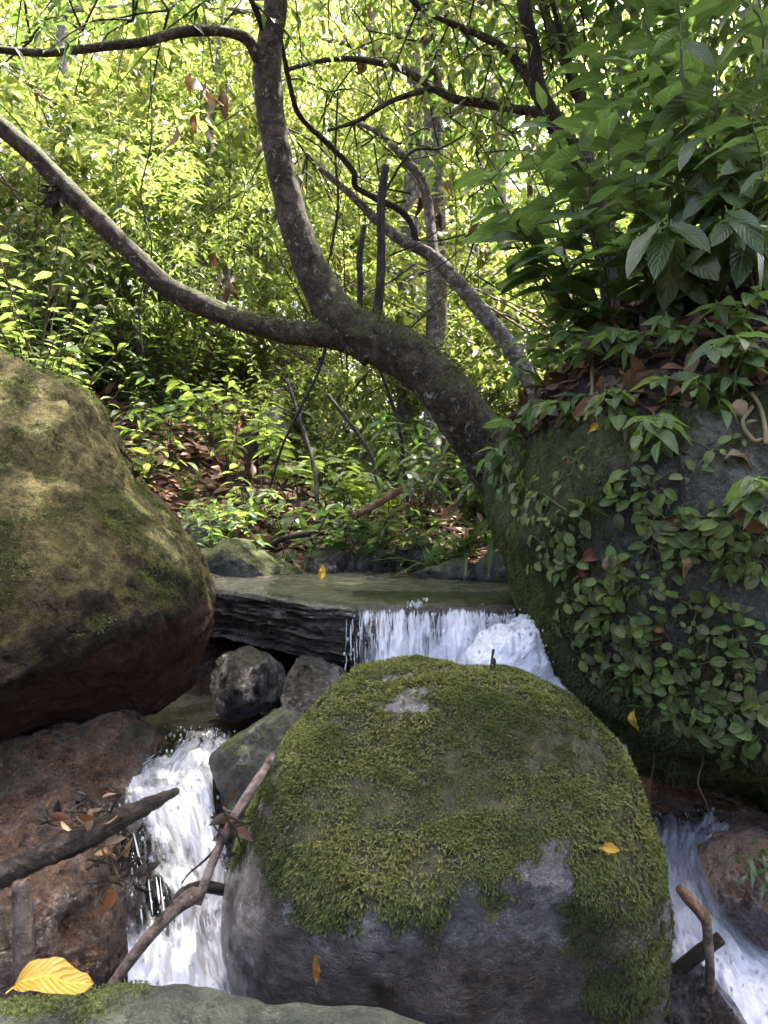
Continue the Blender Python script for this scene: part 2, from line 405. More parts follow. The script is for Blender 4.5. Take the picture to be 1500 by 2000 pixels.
def white_water(name, su=26, sv=3.0, cover=.5, tint=(0.80, 0.83, 0.88), soft=.14):
    """falling water: bright aerated streaks drawn out along the flow (u across, v along), clear between them; attribute white adds more"""
    n = NT(name); uv = n.n('TexCoord').outputs['UV']; mp = n.n('Mapping', {'Vector': uv, 'Scale': (su, sv, 1)})
    a = n.noise(mp.outputs[0], 1.0, 7, .68, .6); mp2 = n.n('Mapping', {'Vector': uv, 'Scale': (su * 2.7, sv * 3.2, 1)}); b = n.noise(mp2.outputs[0], 1.0, 5, .7, .3)
    h = n.math('ADD', n.math('MULTIPLY', a, .65), n.math('MULTIPLY', b, .35))
    f = n.step(n.math('ADD', h, n.math('SUBTRACT', n.attr('white'), .5)), 1 - cover - soft, 1 - cover + soft)
    bp = n.n('Bump', {'Strength': .8, 'Distance': .02, 'Height': h})
    d = n.n('BsdfPrincipled', {'Base Color': tint, 'Roughness': .25, 'Normal': bp.outputs[0], 'Specular IOR Level': .6})
    tl = n.n('BsdfTranslucent', {'Color': tint}); m0 = n.n('MixShader', {0: .35}); n.set(m0, 1, d); n.set(m0, 2, tl)
    fr = n.n('Fresnel', {'IOR': 1.36, 'Normal': bp.outputs[0]}); t = n.n('BsdfTransparent', {'Color': (.82, .84, .82)}); g = n.n('BsdfGlossy', {'Roughness': .08, 'Normal': bp.outputs[0]})
    m1 = n.n('MixShader', {0: fr.outputs[0]}); n.set(m1, 1, t); n.set(m1, 2, g)
    mx = n.n('MixShader', {0: f}); n.set(mx, 1, m1); n.set(mx, 2, m0); return n.done(mx)

M = {}
M['moss_boulder'] = rock_mat('mossy_grey_stone', [(.06, .057, .054), (.125, .12, .118), (.21, .203, .204)], 3.6, (.34, .6), .5,
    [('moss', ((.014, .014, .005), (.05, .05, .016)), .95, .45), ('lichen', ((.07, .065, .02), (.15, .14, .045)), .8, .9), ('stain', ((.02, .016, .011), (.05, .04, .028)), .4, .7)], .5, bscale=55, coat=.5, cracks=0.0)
M['left_boulder'] = rock_mat('olive_brown_stone', [(.045, .034, .017), (.105, .085, .042), (.17, .142, .078)], 3.2, (.75, .95), .9,
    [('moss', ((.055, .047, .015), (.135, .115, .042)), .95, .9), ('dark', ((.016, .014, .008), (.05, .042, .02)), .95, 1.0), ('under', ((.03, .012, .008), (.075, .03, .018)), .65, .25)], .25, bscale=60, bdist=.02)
M['right_boulder'] = rock_mat('dark_grey_green_stone', [(.03, .031, .024), (.06, .063, .05), (.115, .118, .096)], 3.4, (.6, .9), .7,
    [('moss', ((.022, .028, .008), (.065, .08, .022)), .95, .8), ('soil', ((.009, .007, .005), (.035, .024, .017)), .95, .5)], .3, bscale=60)
M['red_rock'] = rock_mat('wet_red_brown_stone', [(.085, .045, .024), (.21, .118, .066), (.38, .25, .17)], 5.5, (.15, .4), 1.0,
    [('green', ((.06, .055, .02), (.13, .115, .05)), .3, .8)], .7, bscale=34, bdist=.028, coat=1.0)
M['wet_dark_rock'] = rock_mat('wet_dark_stone', [(.008, .006, .005), (.02, .015, .013), (.055, .044, .04)], 6, (.15, .45), .9, [], .65, bscale=35, bdist=.02, coat=.9)
M['grey_green_rock'] = rock_mat('grey_green_stone', [(.022, .024, .019), (.05, .053, .042), (.11, .114, .094)], 5, (.3, .6), .6,
    [('moss', ((.03, .036, .01), (.08, .092, .025)), .95, .7)], .45)
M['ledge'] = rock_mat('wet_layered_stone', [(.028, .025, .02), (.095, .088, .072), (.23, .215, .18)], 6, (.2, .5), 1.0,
    [('top', ((.17, .165, .11), (.28, .27, .19)), .3, .25), ('red', ((.035, .02, .013), (.10, .062, .042)), .3, .6)], .6, bscale=45, bdist=.018, coat=.9)  # top colour is painted paler to stand in for sky reflected in the film
M['near_rock'] = rock_mat('damp_grey_stone', [(.018, .023, .015), (.038, .044, .03), (.07, .076, .057)], 6, (.5, .8), .5,
    [('moss', ((.03, .042, .012), (.075, .10, .026)), .95, .9)], .35, bscale=80, bdist=.008, cracks=0.0)
M['earth'] = rock_mat('leaf_strewn_earth', [(.03, .02, .013), (.08, .05, .034), (.16, .10, .07)], 2.2, (.8, .98), 1.0, [], .2, bscale=22, bdist=.05)
M['bark'] = bark_mat('mottled_bark', [(.014, .011, .007), (.042, .033, .021), (.10, .08, .056)], mossf=.51, palef=.60, pale=(.27, .27, .2))
M['bark_dark'] = bark_mat('dark_bark', [(.014, .011, .009), (.03, .025, .02), (.06, .05, .04)], mossf=.66, palef=.68)
M['bark_grey'] = bark_mat('grey_bark', [(.05, .043, .034), (.11, .095, .075), (.18, .16, .13)], mossf=.62, palef=.56, pale=(.34, .33, .29))
M['bark_pale'] = bark_mat('pale_bark', [(.14, .13, .105), (.24, .225, .19), (.33, .32, .28)], mossf=.8, palef=.6, pale=(.42, .41, .37))
M['wood_wet'] = bark_mat('wet_stripped_wood', [(.03, .018, .013), (.085, .055, .042), (.17, .12, .10)], mossf=.9, palef=.72, rough=.25)
M['wood_pale'] = bark_mat('pale_stripped_wood', [(.05, .035, .027), (.17, .13, .105), (.32, .26, .22)], mossf=.95, palef=.66, pale=(.34, .28, .25), rough=.3)
M['wood_dark'] = bark_mat('wet_dark_wood', [(.010, .008, .006), (.03, .024, .018), (.08, .063, .05)], mossf=.9, palef=.66, pale=(.16, .13, .10), rough=.38)
M['wood_tan'] = bark_mat('broken_tan_wood', [(.08, .045, .022), (.19, .115, .06), (.30, .2, .12)], mossf=.95, palef=.75)
M['leaf_big'] = leaf_mat('large_dark_green_leaf', [(.03, .056, .024), (.048, .082, .032), (.075, .12, .044)], (.20, .32, .05), .34, .38)
M['leaf_creeper'] = leaf_mat('round_creeper_leaf', [(.04, .066, .02), (.08, .13, .03), (.14, .21, .045), (.09, .08, .045), (.05, .085, .025), (.11, .16, .04)], (.16, .26, .05), .22, .42, spec=.35)
M['leaf_low'] = leaf_mat('low_shrub_leaf', [(.035, .065, .022), (.055, .10, .028), (.08, .135, .04)], (.26, .38, .07), .38, .36)
M['leaf_sun'] = leaf_mat('bright_sapling_leaf', [(.08, .13, .025), (.11, .16, .03), (.14, .19, .045)], (.42, .52, .10), .5, .4)
M['leaf_shrub'] = leaf_mat('slope_shrub_leaf', [(.035, .065, .02), (.06, .10, .026), (.09, .14, .04), (.13, .16, .06)], (.34, .44, .09), .40, .26, veins=False, spec=.8)
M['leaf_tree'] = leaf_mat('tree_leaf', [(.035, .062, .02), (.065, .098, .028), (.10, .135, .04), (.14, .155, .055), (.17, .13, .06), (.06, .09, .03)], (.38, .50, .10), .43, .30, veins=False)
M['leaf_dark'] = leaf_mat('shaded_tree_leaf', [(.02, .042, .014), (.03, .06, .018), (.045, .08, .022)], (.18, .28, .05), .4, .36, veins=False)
M['leaf_strap'] = leaf_mat('strap_leaf', [(.035, .065, .024), (.06, .10, .035)], (.2, .32, .06), .35, .32, veins=False)
M['fern'] = leaf_mat('pale_fern', [(.08, .13, .03), (.11, .17, .04)], (.3, .4, .07), .4, .5, veins=False)
M['moss'] = None
M['dry'] = plain_mat('dry_brown_leaf', (.028, .017, .008), (.115, .068, .032), .6, 12, .5, .2)
M['dry_red'] = plain_mat('dry_red_leaf', (.08, .032, .012), (.24, .105, .04), .55, 12, .5, .25)
M['dry_pale'] = plain_mat('dry_pale_leaf', (.10, .07, .036), (.26, .19, .105), .6, 14, .5, .2)
M['yellow'] = leaf_mat('yellow_leaf', [(.30, .17, .012), (.38, .25, .02), (.42, .29, .03)], (.36, .23, .03), .2, .5)
M['yellow_spot'] = plain_mat('spotted_yellow_leaf', (.16, .06, .012), (.48, .33, .04), .5, 45, .3, .25)
M['litter'] = plain_mat('leaf_litter', (.12, .06, .04), (.42, .26, .19), .65, 3, .4, .15)
M['stem'] = plain_mat('green_stem', (.03, .04, .015), (.06, .07, .025), .6, 20, .2)
M['stem_brown'] = plain_mat('brown_stem', (.04, .025, .016), (.09, .06, .04), .7, 20, .3)
M['root'] = plain_mat('pale_root', (.09, .07, .03), (.17, .14, .06), .7, 20, .3)
M['water'] = clear_water('clear_stream_water', (.8, .84, .74), 1.0, (4, 12, 6), .10)
M['fall'] = white_water('falling_water', 34, 4.0, .54, soft=.08)
M['rapid'] = white_water('rushing_water', 15, 6.0, .60, soft=.17)
M['mound'] = white_water('tumbling_water', 24, 11, .62, soft=.16)
def moss_mat():
    n = NT('feathery_moss'); uv = n.n('SeparateXYZ', {0: n.n('TexCoord').outputs['UV']})
    f = n.attr('rnd'); base = n.ramp(f, [(0, (.016, .017, .005)), (.45, (.036, .042, .010)), (.8, (.065, .072, .016)), (1, (.11, .095, .03))])
    tip = n.ramp(f, [(0, (.034, .04, .013)), (.45, (.082, .10, .03)), (.85, (.155, .18, .055)), (1, (.23, .19, .075))])
    col = n.mix(n.step(uv.outputs[0], .25, .95), base, tip)
    p = n.n('BsdfPrincipled', {'Base Color': col, 'Roughness': .7, 'Specular IOR Level': .3}); tr = n.n('BsdfTranslucent', {'Color': n.mix(1.0, col, (1.6, 1.7, 1.2), 'MULTIPLY')})
    mx = n.n('MixShader', {0: .35}); n.set(mx, 1, p); n.set(mx, 2, tr); return n.done(mx)
M['moss'] = moss_mat()
def foam_mat():
    n = NT('white_foam'); tc = n.n('TexCoord').outputs['Object']; h = n.noise(tc, 38, 8, .72)
    bp = n.n('Bump', {'Strength': .9, 'Distance': .02, 'Height': h})
    p = n.n('BsdfPrincipled', {'Base Color': n.mix(n.step(h, .3, .7), (.62, .66, .72), (.84, .86, .9)), 'Roughness': .3, 'Normal': bp.outputs[0], 'Specular IOR Level': .6})
    tl = n.n('BsdfTranslucent', {'Color': (.8, .83, .88)}); mx = n.n('MixShader', {0: .3}); n.set(mx, 1, p); n.set(mx, 2, tl); return n.done(mx)
M['foam'] = foam_mat()

# ------------------------------------------------------------------ ground
def ground_z(x, y):
    x = np.asarray(x, float); y = np.asarray(y, float)
    yb = np.maximum(y - 4.7, 0)
    slope = 0.20 + 0.16 * smooth(1.0, -2.5, x)
    far = np.minimum(yb, 13) * slope + np.maximum(yb - 13, 0) * slope * 0.35
    z = 1.12 + far + np.maximum(-x - 0.4, 0) * 0.20 * smooth(0, 2.5, yb) * smooth(40, 10, y)
    bed = 0.05 + 0.95 * smooth(3.3, 4.6, y)
    bank = np.maximum(np.abs(x - 0.1) - 1.5, 0) * 0.55
    bank = np.minimum(bank, 3.0 + 0.05 * np.abs(x))
    f = smooth(4.2, 5.0, y)
    zz = (bed + bank) * (1 - f) + (z + 0.5 * np.maximum(bank - 0.6, 0) * smooth(9, 5, y)) * f
    P = np.stack([x.ravel(), y.ravel(), np.zeros(x.size)], 1)
    return zz + (0.10 * fbm(P, .8, 4, 3) + 0.03 * fbm(P, 4, 3, 4)).reshape(x.shape)

gx = np.concatenate([np.linspace(-60, -8, 30)[:-1], np.linspace(-8, 8, 161), np.linspace(8, 60, 30)[1:]])
gy = np.concatenate([np.linspace(-30, 0, 20)[:-1], np.linspace(0, 14, 141), np.linspace(14, 90, 50)[1:]])
GX, GY = np.meshgrid(gx, gy); GZ = ground_z(GX, GY)
gi = np.arange(len(gy) - 1)[:, None] * len(gx); gj = np.arange(len(gx) - 1)[None, :]
GF = np.stack([gi + gj, gi + gj + 1, gi + len(gx) + gj + 1, gi + len(gx) + gj], -1).reshape(-1, 4)
tag(part('ground', np.stack([GX.ravel(), GY.ravel(), GZ.ravel()], 1), GF, M['earth']), kind='structure')
def gz(x, y): return float(ground_z(np.array([x]), np.array([y]))[0])

# ------------------------------------------------------------------ stones
def stone(name, outline, d, front, back, mat, label, sub=5, attrs=None, **kw):
    V, F, N = boulder(outline, d, front, back, sub, **kw)
    base = [V[:, 0].mean(), V[:, 1].mean(), V[:, 2].min()]
    px = proj(V); A = attrs(V, N, px) if attrs else None
    o = part(name, V, F, mat, None, base, attrs=A); tag(o, label, 'rock' if name != 'boulder' else 'boulder')
    return o, V, F, N, px, base

def moss_sprigs(V, F, N, w, n, size, parent, base, hang=.35, blades=3, name='moss', tone=(.0, 1.)):
    P, fi, b = sample_surface(V, F, w, n)
    Nn = unit((N[F[fi]] * b[..., None]).sum(1))
    t = (np.array([[0, 0, 0], [-.16, .5, -.03], [0, 1, -.28], [.16, .5, -.03]]), np.array([[0, 3, 2, 1]]), np.array([[0, .5], [.5, 0], [1, .5], [.5, 1]]))
    acc = Acc(); patch = np.clip(.5 + 1.1 * fbm(P, 5, 3, 9), 0, 1)
    for k in range(blades):
        D = Nn * (.55 + .3 * RNG.random((n, 1))) + RNG.normal(0, .55, (n, 3)) + np.array([0, 0, -hang])
        bad = (D * Nn).sum(1) < .15; D[bad] += Nn[bad] * .6
        S = size * (.5 + 1.0 * RNG.random(n)) * (.6 + .8 * patch)
        r = np.clip(tone[0] + (tone[1] - tone[0]) * (patch * .6 + RNG.random(n) * .4) , 0, 1)
        a = scatter(t, P + Nn * .001, D, Nn + np.array([0, 0, .3]), S, r)
        acc.add(a[0], a[1], a[2], a[3])
    acc.part(name, M['moss'], parent, base, kind='stuff')

# --- the mossy boulder in the middle
OUT = [(830,1290),(900,1300),(960,1308),(1040,1325),(1100,1352),(1150,1398),(1200,1455),(1236,1525),(1262,1600),(1274,1700),(1278,1800),(1272,1900),(1250,2010),(1150,2090),(900,2100),(700,2060),(560,1995),(480,1935),(442,1860),(430,1780),(434,1720),(455,1650),(492,1570),(532,1490),(562,1430),(602,1370),(642,1328),(690,1316),(740,1310),(790,1295)]
def mid_shape(V, S):
    z = V[:, 2]; f = (S[:, 1] < 0)
    t = smooth(.80, .30, z)                       # lower front is cut back
    V[:, 1] += f * t * .16 * (-S[:, 1]) ** 2
    up = smooth(.9, 1.2, z); V[:, 1] += f * up * .12 * np.abs(S[:, 1])
    return V
MOSS_POLY = [(600,1300),(1300,1280),(1290,1990),(1160,1990),(1130,1890),(1080,1800),(1130,1720),(1135,1640),(1085,1630),(1060,1680),(1000,1690),(985,1750),(945,1755),(935,1695),(860,1730),(850,1800),(790,1815),(740,1760),(690,1815),(580,1800),(545,1720),(470,1690),(440,1600)]
BARE = [(755,1375),(790,1335),(825,1345),(830,1385),(800,1405)]
def mid_attr(V, N, px):
    wob = px + np.stack([fbm(V, 9, 3, 5), fbm(V, 9, 3, 6)], 1) * 46
    m = 0
    for q in range(8):
        w_ = px + np.stack([fbm(V, 9, 3, 5), fbm(V, 9, 3, 6)], 1) * 46 + np.stack([fbm(V, 26, 3, 60 + q), fbm(V, 26, 3, 80 + q)], 1) * 75 + np.array([math.cos(q * .785), math.sin(q * .785)]) * 14
        m = m + (in_poly(w_, MOSS_POLY) & ~in_poly(w_, BARE)) / 8.0
    m = np.maximum(m, V[:, 1] > 2.15)
    li = in_poly(px + np.stack([fbm(V, 7, 3, 7), fbm(V, 7, 3, 8)], 1) * 60, [(1000,1900),(1090,1860),(1130,1890),(1110,1990),(1020,1990)]) | in_poly(wob, [(940,1770),(970,1765),(980,1790),(950,1800)])
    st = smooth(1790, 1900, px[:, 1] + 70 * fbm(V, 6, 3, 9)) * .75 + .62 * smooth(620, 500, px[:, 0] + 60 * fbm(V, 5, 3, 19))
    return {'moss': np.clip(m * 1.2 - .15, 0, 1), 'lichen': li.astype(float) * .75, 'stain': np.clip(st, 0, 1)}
mid, V, F, N, px, base = stone('boulder', OUT, 2.1, .50, .45, M['moss_boulder'], 'round grey boulder thickly covered in green moss in the middle of the stream', 7, mid_attr, centre=(860, 1700), p=.82, q=.8, amp=.045, freq=2.6, fine=.006, seed=3, shape=mid_shape, cuts=4, cut=.86)
w = mid_attr(V, N, px)['moss'] ** 1.3 * (.25 + smooth(-.25, .12, fbm(V, 11, 3, 12)))
lay = fbm(V * np.array([22, 22, 55]), 1, 3, 15)
w = w * ((V[:, 1] < 2.3) + .15) * (.12 + smooth(-.12, .18, lay))
moss_sprigs(V, F, N, w, 105000, .0088, mid, base, hang=.5)
MID = (V, F, N, px)

# --- the big boulder on the left
OUTL = [(0,695),(60,722),(120,762),(155,805),(200,868),(260,952),(320,1022),(365,1082),(388,1140),(398,1190),(396,1235),(380,1270),(360,1320),(320,1365),(270,1405),(200,1420),(100,1430),(0,1445),(-150,1460),(-400,1430),(-620,1300),(-640,1000),(-500,780),(-250,690),(-80,680)]
def left_shape(V, S):
    px_ = proj(V); line = 1370 - .50 * px_[:, 0]; f = S[:, 1] < .2
    t = smooth(0, 260, px_[:, 1] - line + 30)
    V[:, 1] += f * t * .62 * np.clip(.3 - S[:, 1], 0, 1)
    up = smooth(1.4, 2.1, V[:, 2]); V[:, 1] += f * up * .25 * np.abs(S[:, 1])
    return V
def left_attr(V, N, px):
    line = 1372 - .50 * px[:, 0] + 28 * fbm(V, 6, 3, 2)
    under = smooth(-12, 12, px[:, 1] - line) * (V[:, 1] < 3.0)
    n = fbm(V, 2.6, 4, 11)
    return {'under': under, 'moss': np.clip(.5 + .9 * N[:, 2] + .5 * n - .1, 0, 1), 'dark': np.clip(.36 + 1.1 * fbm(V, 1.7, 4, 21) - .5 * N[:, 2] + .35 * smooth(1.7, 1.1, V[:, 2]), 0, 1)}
lef, V, F, N, px, base = stone('boulder', OUTL, 2.75, .75, .8, M['left_boulder'], 'huge olive brown boulder with a dark red undercut rising along the left edge', 7, left_attr, centre=(-60, 1080), p=.8, q=.8, amp=.06, freq=2.2, fine=.02, seed=11, shape=left_shape, facet=.5, cuts=5, cut=.8)
aw = left_attr(V, N, px); w = np.clip(aw['moss'] - .25, 0, 1) * (1 - aw['under']) * (px[:, 0] > -120) * (V[:, 1] < 3.0) * smooth(-.1, .3, fbm(V, 6, 4, 14))
moss_sprigs(V, F, N, w, 30000, .006, lef, base, hang=.2, blades=2, tone=(.15, .7))

# --- the big boulder on the right, with its cap of soil
OUTR = [(968,860),(955,905),(962,960),(985,1030),(1010,1090),(1030,1160),(1050,1240),(1085,1310),(1140,1375),(1195,1435),(1260,1480),(1350,1505),(1450,1545),(1560,1600),(1750,1640),(2000,1550),(2150,1250),(2100,800),(1900,480),(1650,440),(1480,500),(1330,535),(1240,600),(1150,690),(1060,760),(1010,810)]
def right_shape(V, S):
    z = V[:, 2]; f = S[:, 1] < .2
    up = smooth(1.7, 2.6, z); V[:, 1] += f * up * .55 * np.clip(.2 - S[:, 1], 0, 1)
    t = smooth(1.0, .55, z); V[:, 1] += f * t * .5 * np.clip(.2 - S[:, 1], 0, 1)
    return V
def right_attr(V, N, px):
    soil = px[:, 1] < 850 - .18 * (px[:, 0] - 1000) + 90 * fbm(V, 5, 3, 31)
    n = fbm(V, 3.2, 4, 32)
    return {'soil': soil.astype(float) * (px[:, 0] > 1020), 'moss': np.clip(.42 + .9 * n + .5 * smooth(1250, 1020, px[:, 0]) * smooth(750, 1000, px[:, 1]), 0, 1)}
rig, V, F, N, px, base = stone('boulder', OUTR, 2.75, .80, 1.1, M['right_boulder'], 'huge dark boulder hung with creepers and capped with soil, along the right edge', 7, right_attr, centre=(1520, 1050), p=.86, q=.72, amp=.06, freq=2.0, fine=.014, seed=21, shape=right_shape, facet=.4, cuts=4, cut=.85)
vis = (N[:, 1] < .25) * (px[:, 0] < 1560)
wm = (right_attr(V, N, px)['moss'] > .45) * (1 - right_attr(V, N, px)['soil']) * vis
edge = (smooth(1330, 1430, px[:, 1] - (px[:, 0] - 1300) * .35) + smooth(1160, 1060, px[:, 0] - (px[:, 1] - 1100) * .35) * smooth(1000, 1150, px[:, 1])) * vis
w = wm * .25 + edge * 1.0
moss_sprigs(V, F, N, w, 60000, .0095, rig, base, hang=.5, blades=2, tone=(0, .7))
RIG = (V, F, N, px, rig, base)
def surf_at(S_, x, y):
    V, F, N, px = S_[:4]; d2 = (px[:, 0] - x) ** 2 + (px[:, 1] - y) ** 2 + 1e9 * (N[:, 1] > .3) + (V[:, 1] - 1) * 30
    i = int(np.argmin(d2)); return V[i].copy(), N[i].copy()

# --- smaller stones
def mossy(k): return lambda V, N, px: {'moss': np.clip(N[:, 2] * .9 + k + .6 * fbm(V, 5, 3, 3), 0, 1)}
near, V, F, N, px, base = stone('rock', [(-80,1962),(60,1955),(170,1948),(300,1942),(380,1944),(450,1958),(530,1978),(640,1984),(740,1978),(820,1998),(890,2030),(900,2150),(600,2300),(200,2320),(-150,2250),(-200,2050)], 1.2, .30, .05, M['near_rock'], 'flat damp grey rock with green moss patches at the bottom edge',
    6, lambda V, N, px: {'moss': np.clip(.05 + 1.0 * fbm(V, 6, 4, 8) + .45 * smooth(400, 0, px[:, 0]), 0, 1)}, centre=(330, 2110), p=.75, amp=.012, freq=6, fine=.003, seed=5)
aw = np.clip(.05 + 1.0 * fbm(V, 6, 4, 8) + .45 * smooth(400, 0, px[:, 0]), 0, 1); moss_sprigs(V, F, N, (aw > .4) * (px[:, 1] < 2080) * 1.0, 3500, .006, near, base, hang=.1, blades=2, tone=(.2, .9))
NEAR = (V, F, N, px)
grn = lambda V, N, px: {'green': np.clip(.1 + .9 * fbm(V, 4, 3, 5) + .4 * smooth(160, 0, px[:, 0]), 0, 1)}
redA, V, F, N, px, base = stone('rock', [(-60,1450),(60,1432),(150,1418),(215,1412),(262,1432),(300,1462),(338,1492),(335,1520),(290,1560),(220,1600),(120,1640),(0,1660),(-120,1640),(-160,1540)], 2.62, .36, .34, M['red_rock'], 'wet rust brown rock under the overhang of the left boulder', 6, grn, p=.8, amp=.05, freq=5, fine=.012, seed=31, cuts=8, cut=.75)
redB, V, F, N, px, base = stone('rock', [(-120,1570),(20,1540),(110,1560),(165,1610),(190,1670),(205,1740),(240,1800),(245,1850),(225,1930),(150,2040),(40,2080),(-140,2020),(-220,1800)], 2.2, .26, .40, M['red_rock'], 'wet reddish rock behind the log at the lower left', 6, grn, p=.8, amp=.05, freq=4.5, fine=.012, seed=33, cuts=8, cut=.75)
stone('rock', [(405,1335),(418,1300),(460,1278),(510,1285),(548,1310),(560,1345),(545,1380),(500,1392),(440,1388),(408,1368)], 3.15, .2, .2, M['wet_dark_rock'], 'dark rounded rock in the shadow under the layered ledge', 5, None, amp=.03, freq=6, fine=.008, seed=41, cuts=9, cut=.66, facet=.6)
stone('rock', [(575,1292),(640,1305),(690,1330),(690,1400),(600,1400),(540,1392),(548,1355),(560,1320)], 2.85, .16, .2, M['wet_dark_rock'], 'purplish brown angular rock between the ledge and the mossy boulder', 5, None, p=.65, q=.7, amp=.03, freq=5, fine=.006, seed=43, cuts=9, cut=.66, facet=.7)
stone('rock', [(405,1500),(412,1460),(440,1432),(490,1398),(550,1380),(620,1372),(680,1400),(690,1500),(620,1590),(520,1600),(440,1592),(412,1550)], 2.55, .22, .2, M['grey_green_rock'], 'smooth grey green rock leaning behind the mossy boulder beside the left cascade', 6, mossy(-.2), p=.7, amp=.035, freq=4, fine=.005, seed=45, cuts=9, cut=.66, facet=.5)
stone('rock', [(330,1120),(370,1085),(420,1072),(500,1074),(545,1085),(580,1105),(600,1130),(560,1150),(440,1155),(350,1150)], 4.5, .3, .3, M['grey_green_rock'], 'low moss topped rock at the far end of the ledge behind the left boulder', 6, mossy(.1), amp=.04, freq=4, fine=.008, seed=47, cuts=5, cut=.7)
stone('rock', [(1372,1700),(1400,1672),(1450,1650),(1530,1650),(1640,1700),(1670,1830),(1590,1870),(1510,1850),(1450,1800),(1395,1755)], 2.15, .18, .2, M['red_rock'], 'dark wet brown rock beside the cascade at the lower right', 6, None, p=.75, amp=.03, freq=5, fine=.008, seed=49, cuts=8, cut=.75)
stone('rock', [(1312,1945),(1340,1925),(1390,1918),(1435,1940),(1465,1990),(1470,2080),(1380,2110),(1305,2070),(1295,1990)], 1.95, .14, .18, M['wet_dark_rock'], 'small wet dark rock at the foot of the right cascade', 5, None, amp=.02, freq=7, fine=.006, seed=51, cuts=6, cut=.72)
bank = [((640,1100),60,35,4.75,'dark rock at the waterline behind the ledge, below the bank shrubs'),((735,1100),48,28,4.8,'grey rock at the waterline behind the pool, near its middle'),((820,1095),55,30,4.7,'broken rock at the back of the pool beside the strap leaved plants'),
        ((975,1112),50,24,4.1,'pale rounded rock in the pool against the right boulder'),((385,1055),55,40,5.2,'half hidden rock behind the left boulder beyond the moss topped rock'),((900,1120),90,14,4.3,'flat rock just breaking the surface of the pool'),
        ((520,850),55,55,7.2,'squat mossy rock among the saplings on the slope')]
for i, ((x, y), rx, ry, d, lab) in enumerate(bank):
    a = np.linspace(0, 6.283, 14, endpoint=False)
    rv = 1 + .18 * RNG.normal(0, 1, 14).clip(-1, 1)
    stone('rock', [(x + rx * c * r, y + ry * s * r) for c, s, r in zip(np.cos(a), np.sin(a), rv)], d, .22, .25, M['wet_dark_rock' if i < 3 else 'grey_green_rock'], lab, 4, mossy(-.15), amp=.03, freq=5, fine=.008, seed=60 + i, facet=.5, cuts=8, cut=.65)

# --- the layered ledge that the water runs over
PZ = 1.25
edge_xy = catmull([(-1.75, 4.55), (-1.3, 4.3), (-.95, 4.02), (-.62, 3.66), (-.35, 3.32), (-.1, 3.1), (.2, 3.03), (.47, 3.06), (.62, 3.22), (.74, 3.55)], 220)
_e = np.column_stack([edge_xy, np.zeros(220)]); edge_xy[:, 1] += .05 * fbm(_e, 5, 4, 70, .6)
def ledge():
    nu = len(edge_xy); Tn = unit(np.gradient(edge_xy, axis=0)); nrm = np.stack([Tn[:, 1], -Tn[:, 0]], 1)     # outwards
    rows = []; top_sheen = []
    back = np.stack([edge_xy[:, 0] * .85 + .1, np.full(nu, 4.95)], 1)
    for t in np.linspace(0, 1, 24)[:-1]:
        xy = back * (1 - t) + edge_xy * t; P = np.column_stack([xy, np.zeros(nu)])
        z = PZ - .012 + .014 * fbm(P, 4, 4, 71) - .02 * smooth(.94, 1, t) - .05 * smooth(.1, 0, t) + .03 * smooth(-.3, -1.2, xy[:, 0])
        rows.append(np.column_stack([xy, z])); top_sheen.append(np.ones(nu))
    for k, s in enumerate(np.linspace(0, 1, 64)):
        dz = .30 * s; P = np.column_stack([edge_xy * .8, np.full(nu, s * 5.2)])
        P[:, 2] += .55 * fbm(np.column_stack([edge_xy * 1.6, np.full(nu, s * 1.2)]), 1, 4, 77) + .5 * edge_xy[:, 0]
        strata = .06 * fbm(P * np.array([1.6, 1.6, 2.2]), 1.0, 4, 72) + .03 * fbm(P * np.array([5, 5, 9]), 1.0, 4, 73) - .03 * (np.abs(fbm(P * np.array([1.5, 1.5, 3.2]), 1, 2, 78)) < .05)
        off = strata * smooth(0, .12, s) - .10 * s ** 2 - .30 * smooth(.8, 1.0, s)
        xy = edge_xy + nrm * off[:, None]
        z = PZ - .03 - dz + .015 * fbm(P * np.array([2, 2, .5]), 1, 3, 74) * smooth(0, .2, s); rows.append(np.column_stack([xy, z])); top_sheen.append(np.full(nu, smooth(.06, 0, s)))
    for t in np.linspace(0, 1, 12)[1:]:
        xy = edge_xy + nrm * (-.40 - .35 * t); rows.append(np.column_stack([xy, np.full(nu, PZ - .33 - .85 * t ** 1.6)])); top_sheen.append(np.zeros(nu))
    V = np.vstack(rows); nr = len(rows); i = np.arange(nr - 1)[:, None] * nu; j = np.arange(nu - 1)[None, :]
    F = np.stack([i + j, i + nu + j, i + nu + j + 1, i + j + 1], -1).reshape(-1, 4)
    V[:, 2] += .006 * fbm(V, 14, 3, 75)
    red = np.clip(.2 + fbm(V, 3, 3, 76) + .3 * smooth(1.12, .98, V[:, 2]), 0, 1) * .75
    b = [-.4, 3.8, .3]
    o = part('ledge_rock', V, F, M['ledge'], None, b, attrs={'top': np.concatenate(top_sheen), 'red': red}); tag(o, 'flat layered dark rock ledge that the water slides over before falling', 'rock')
ledge()

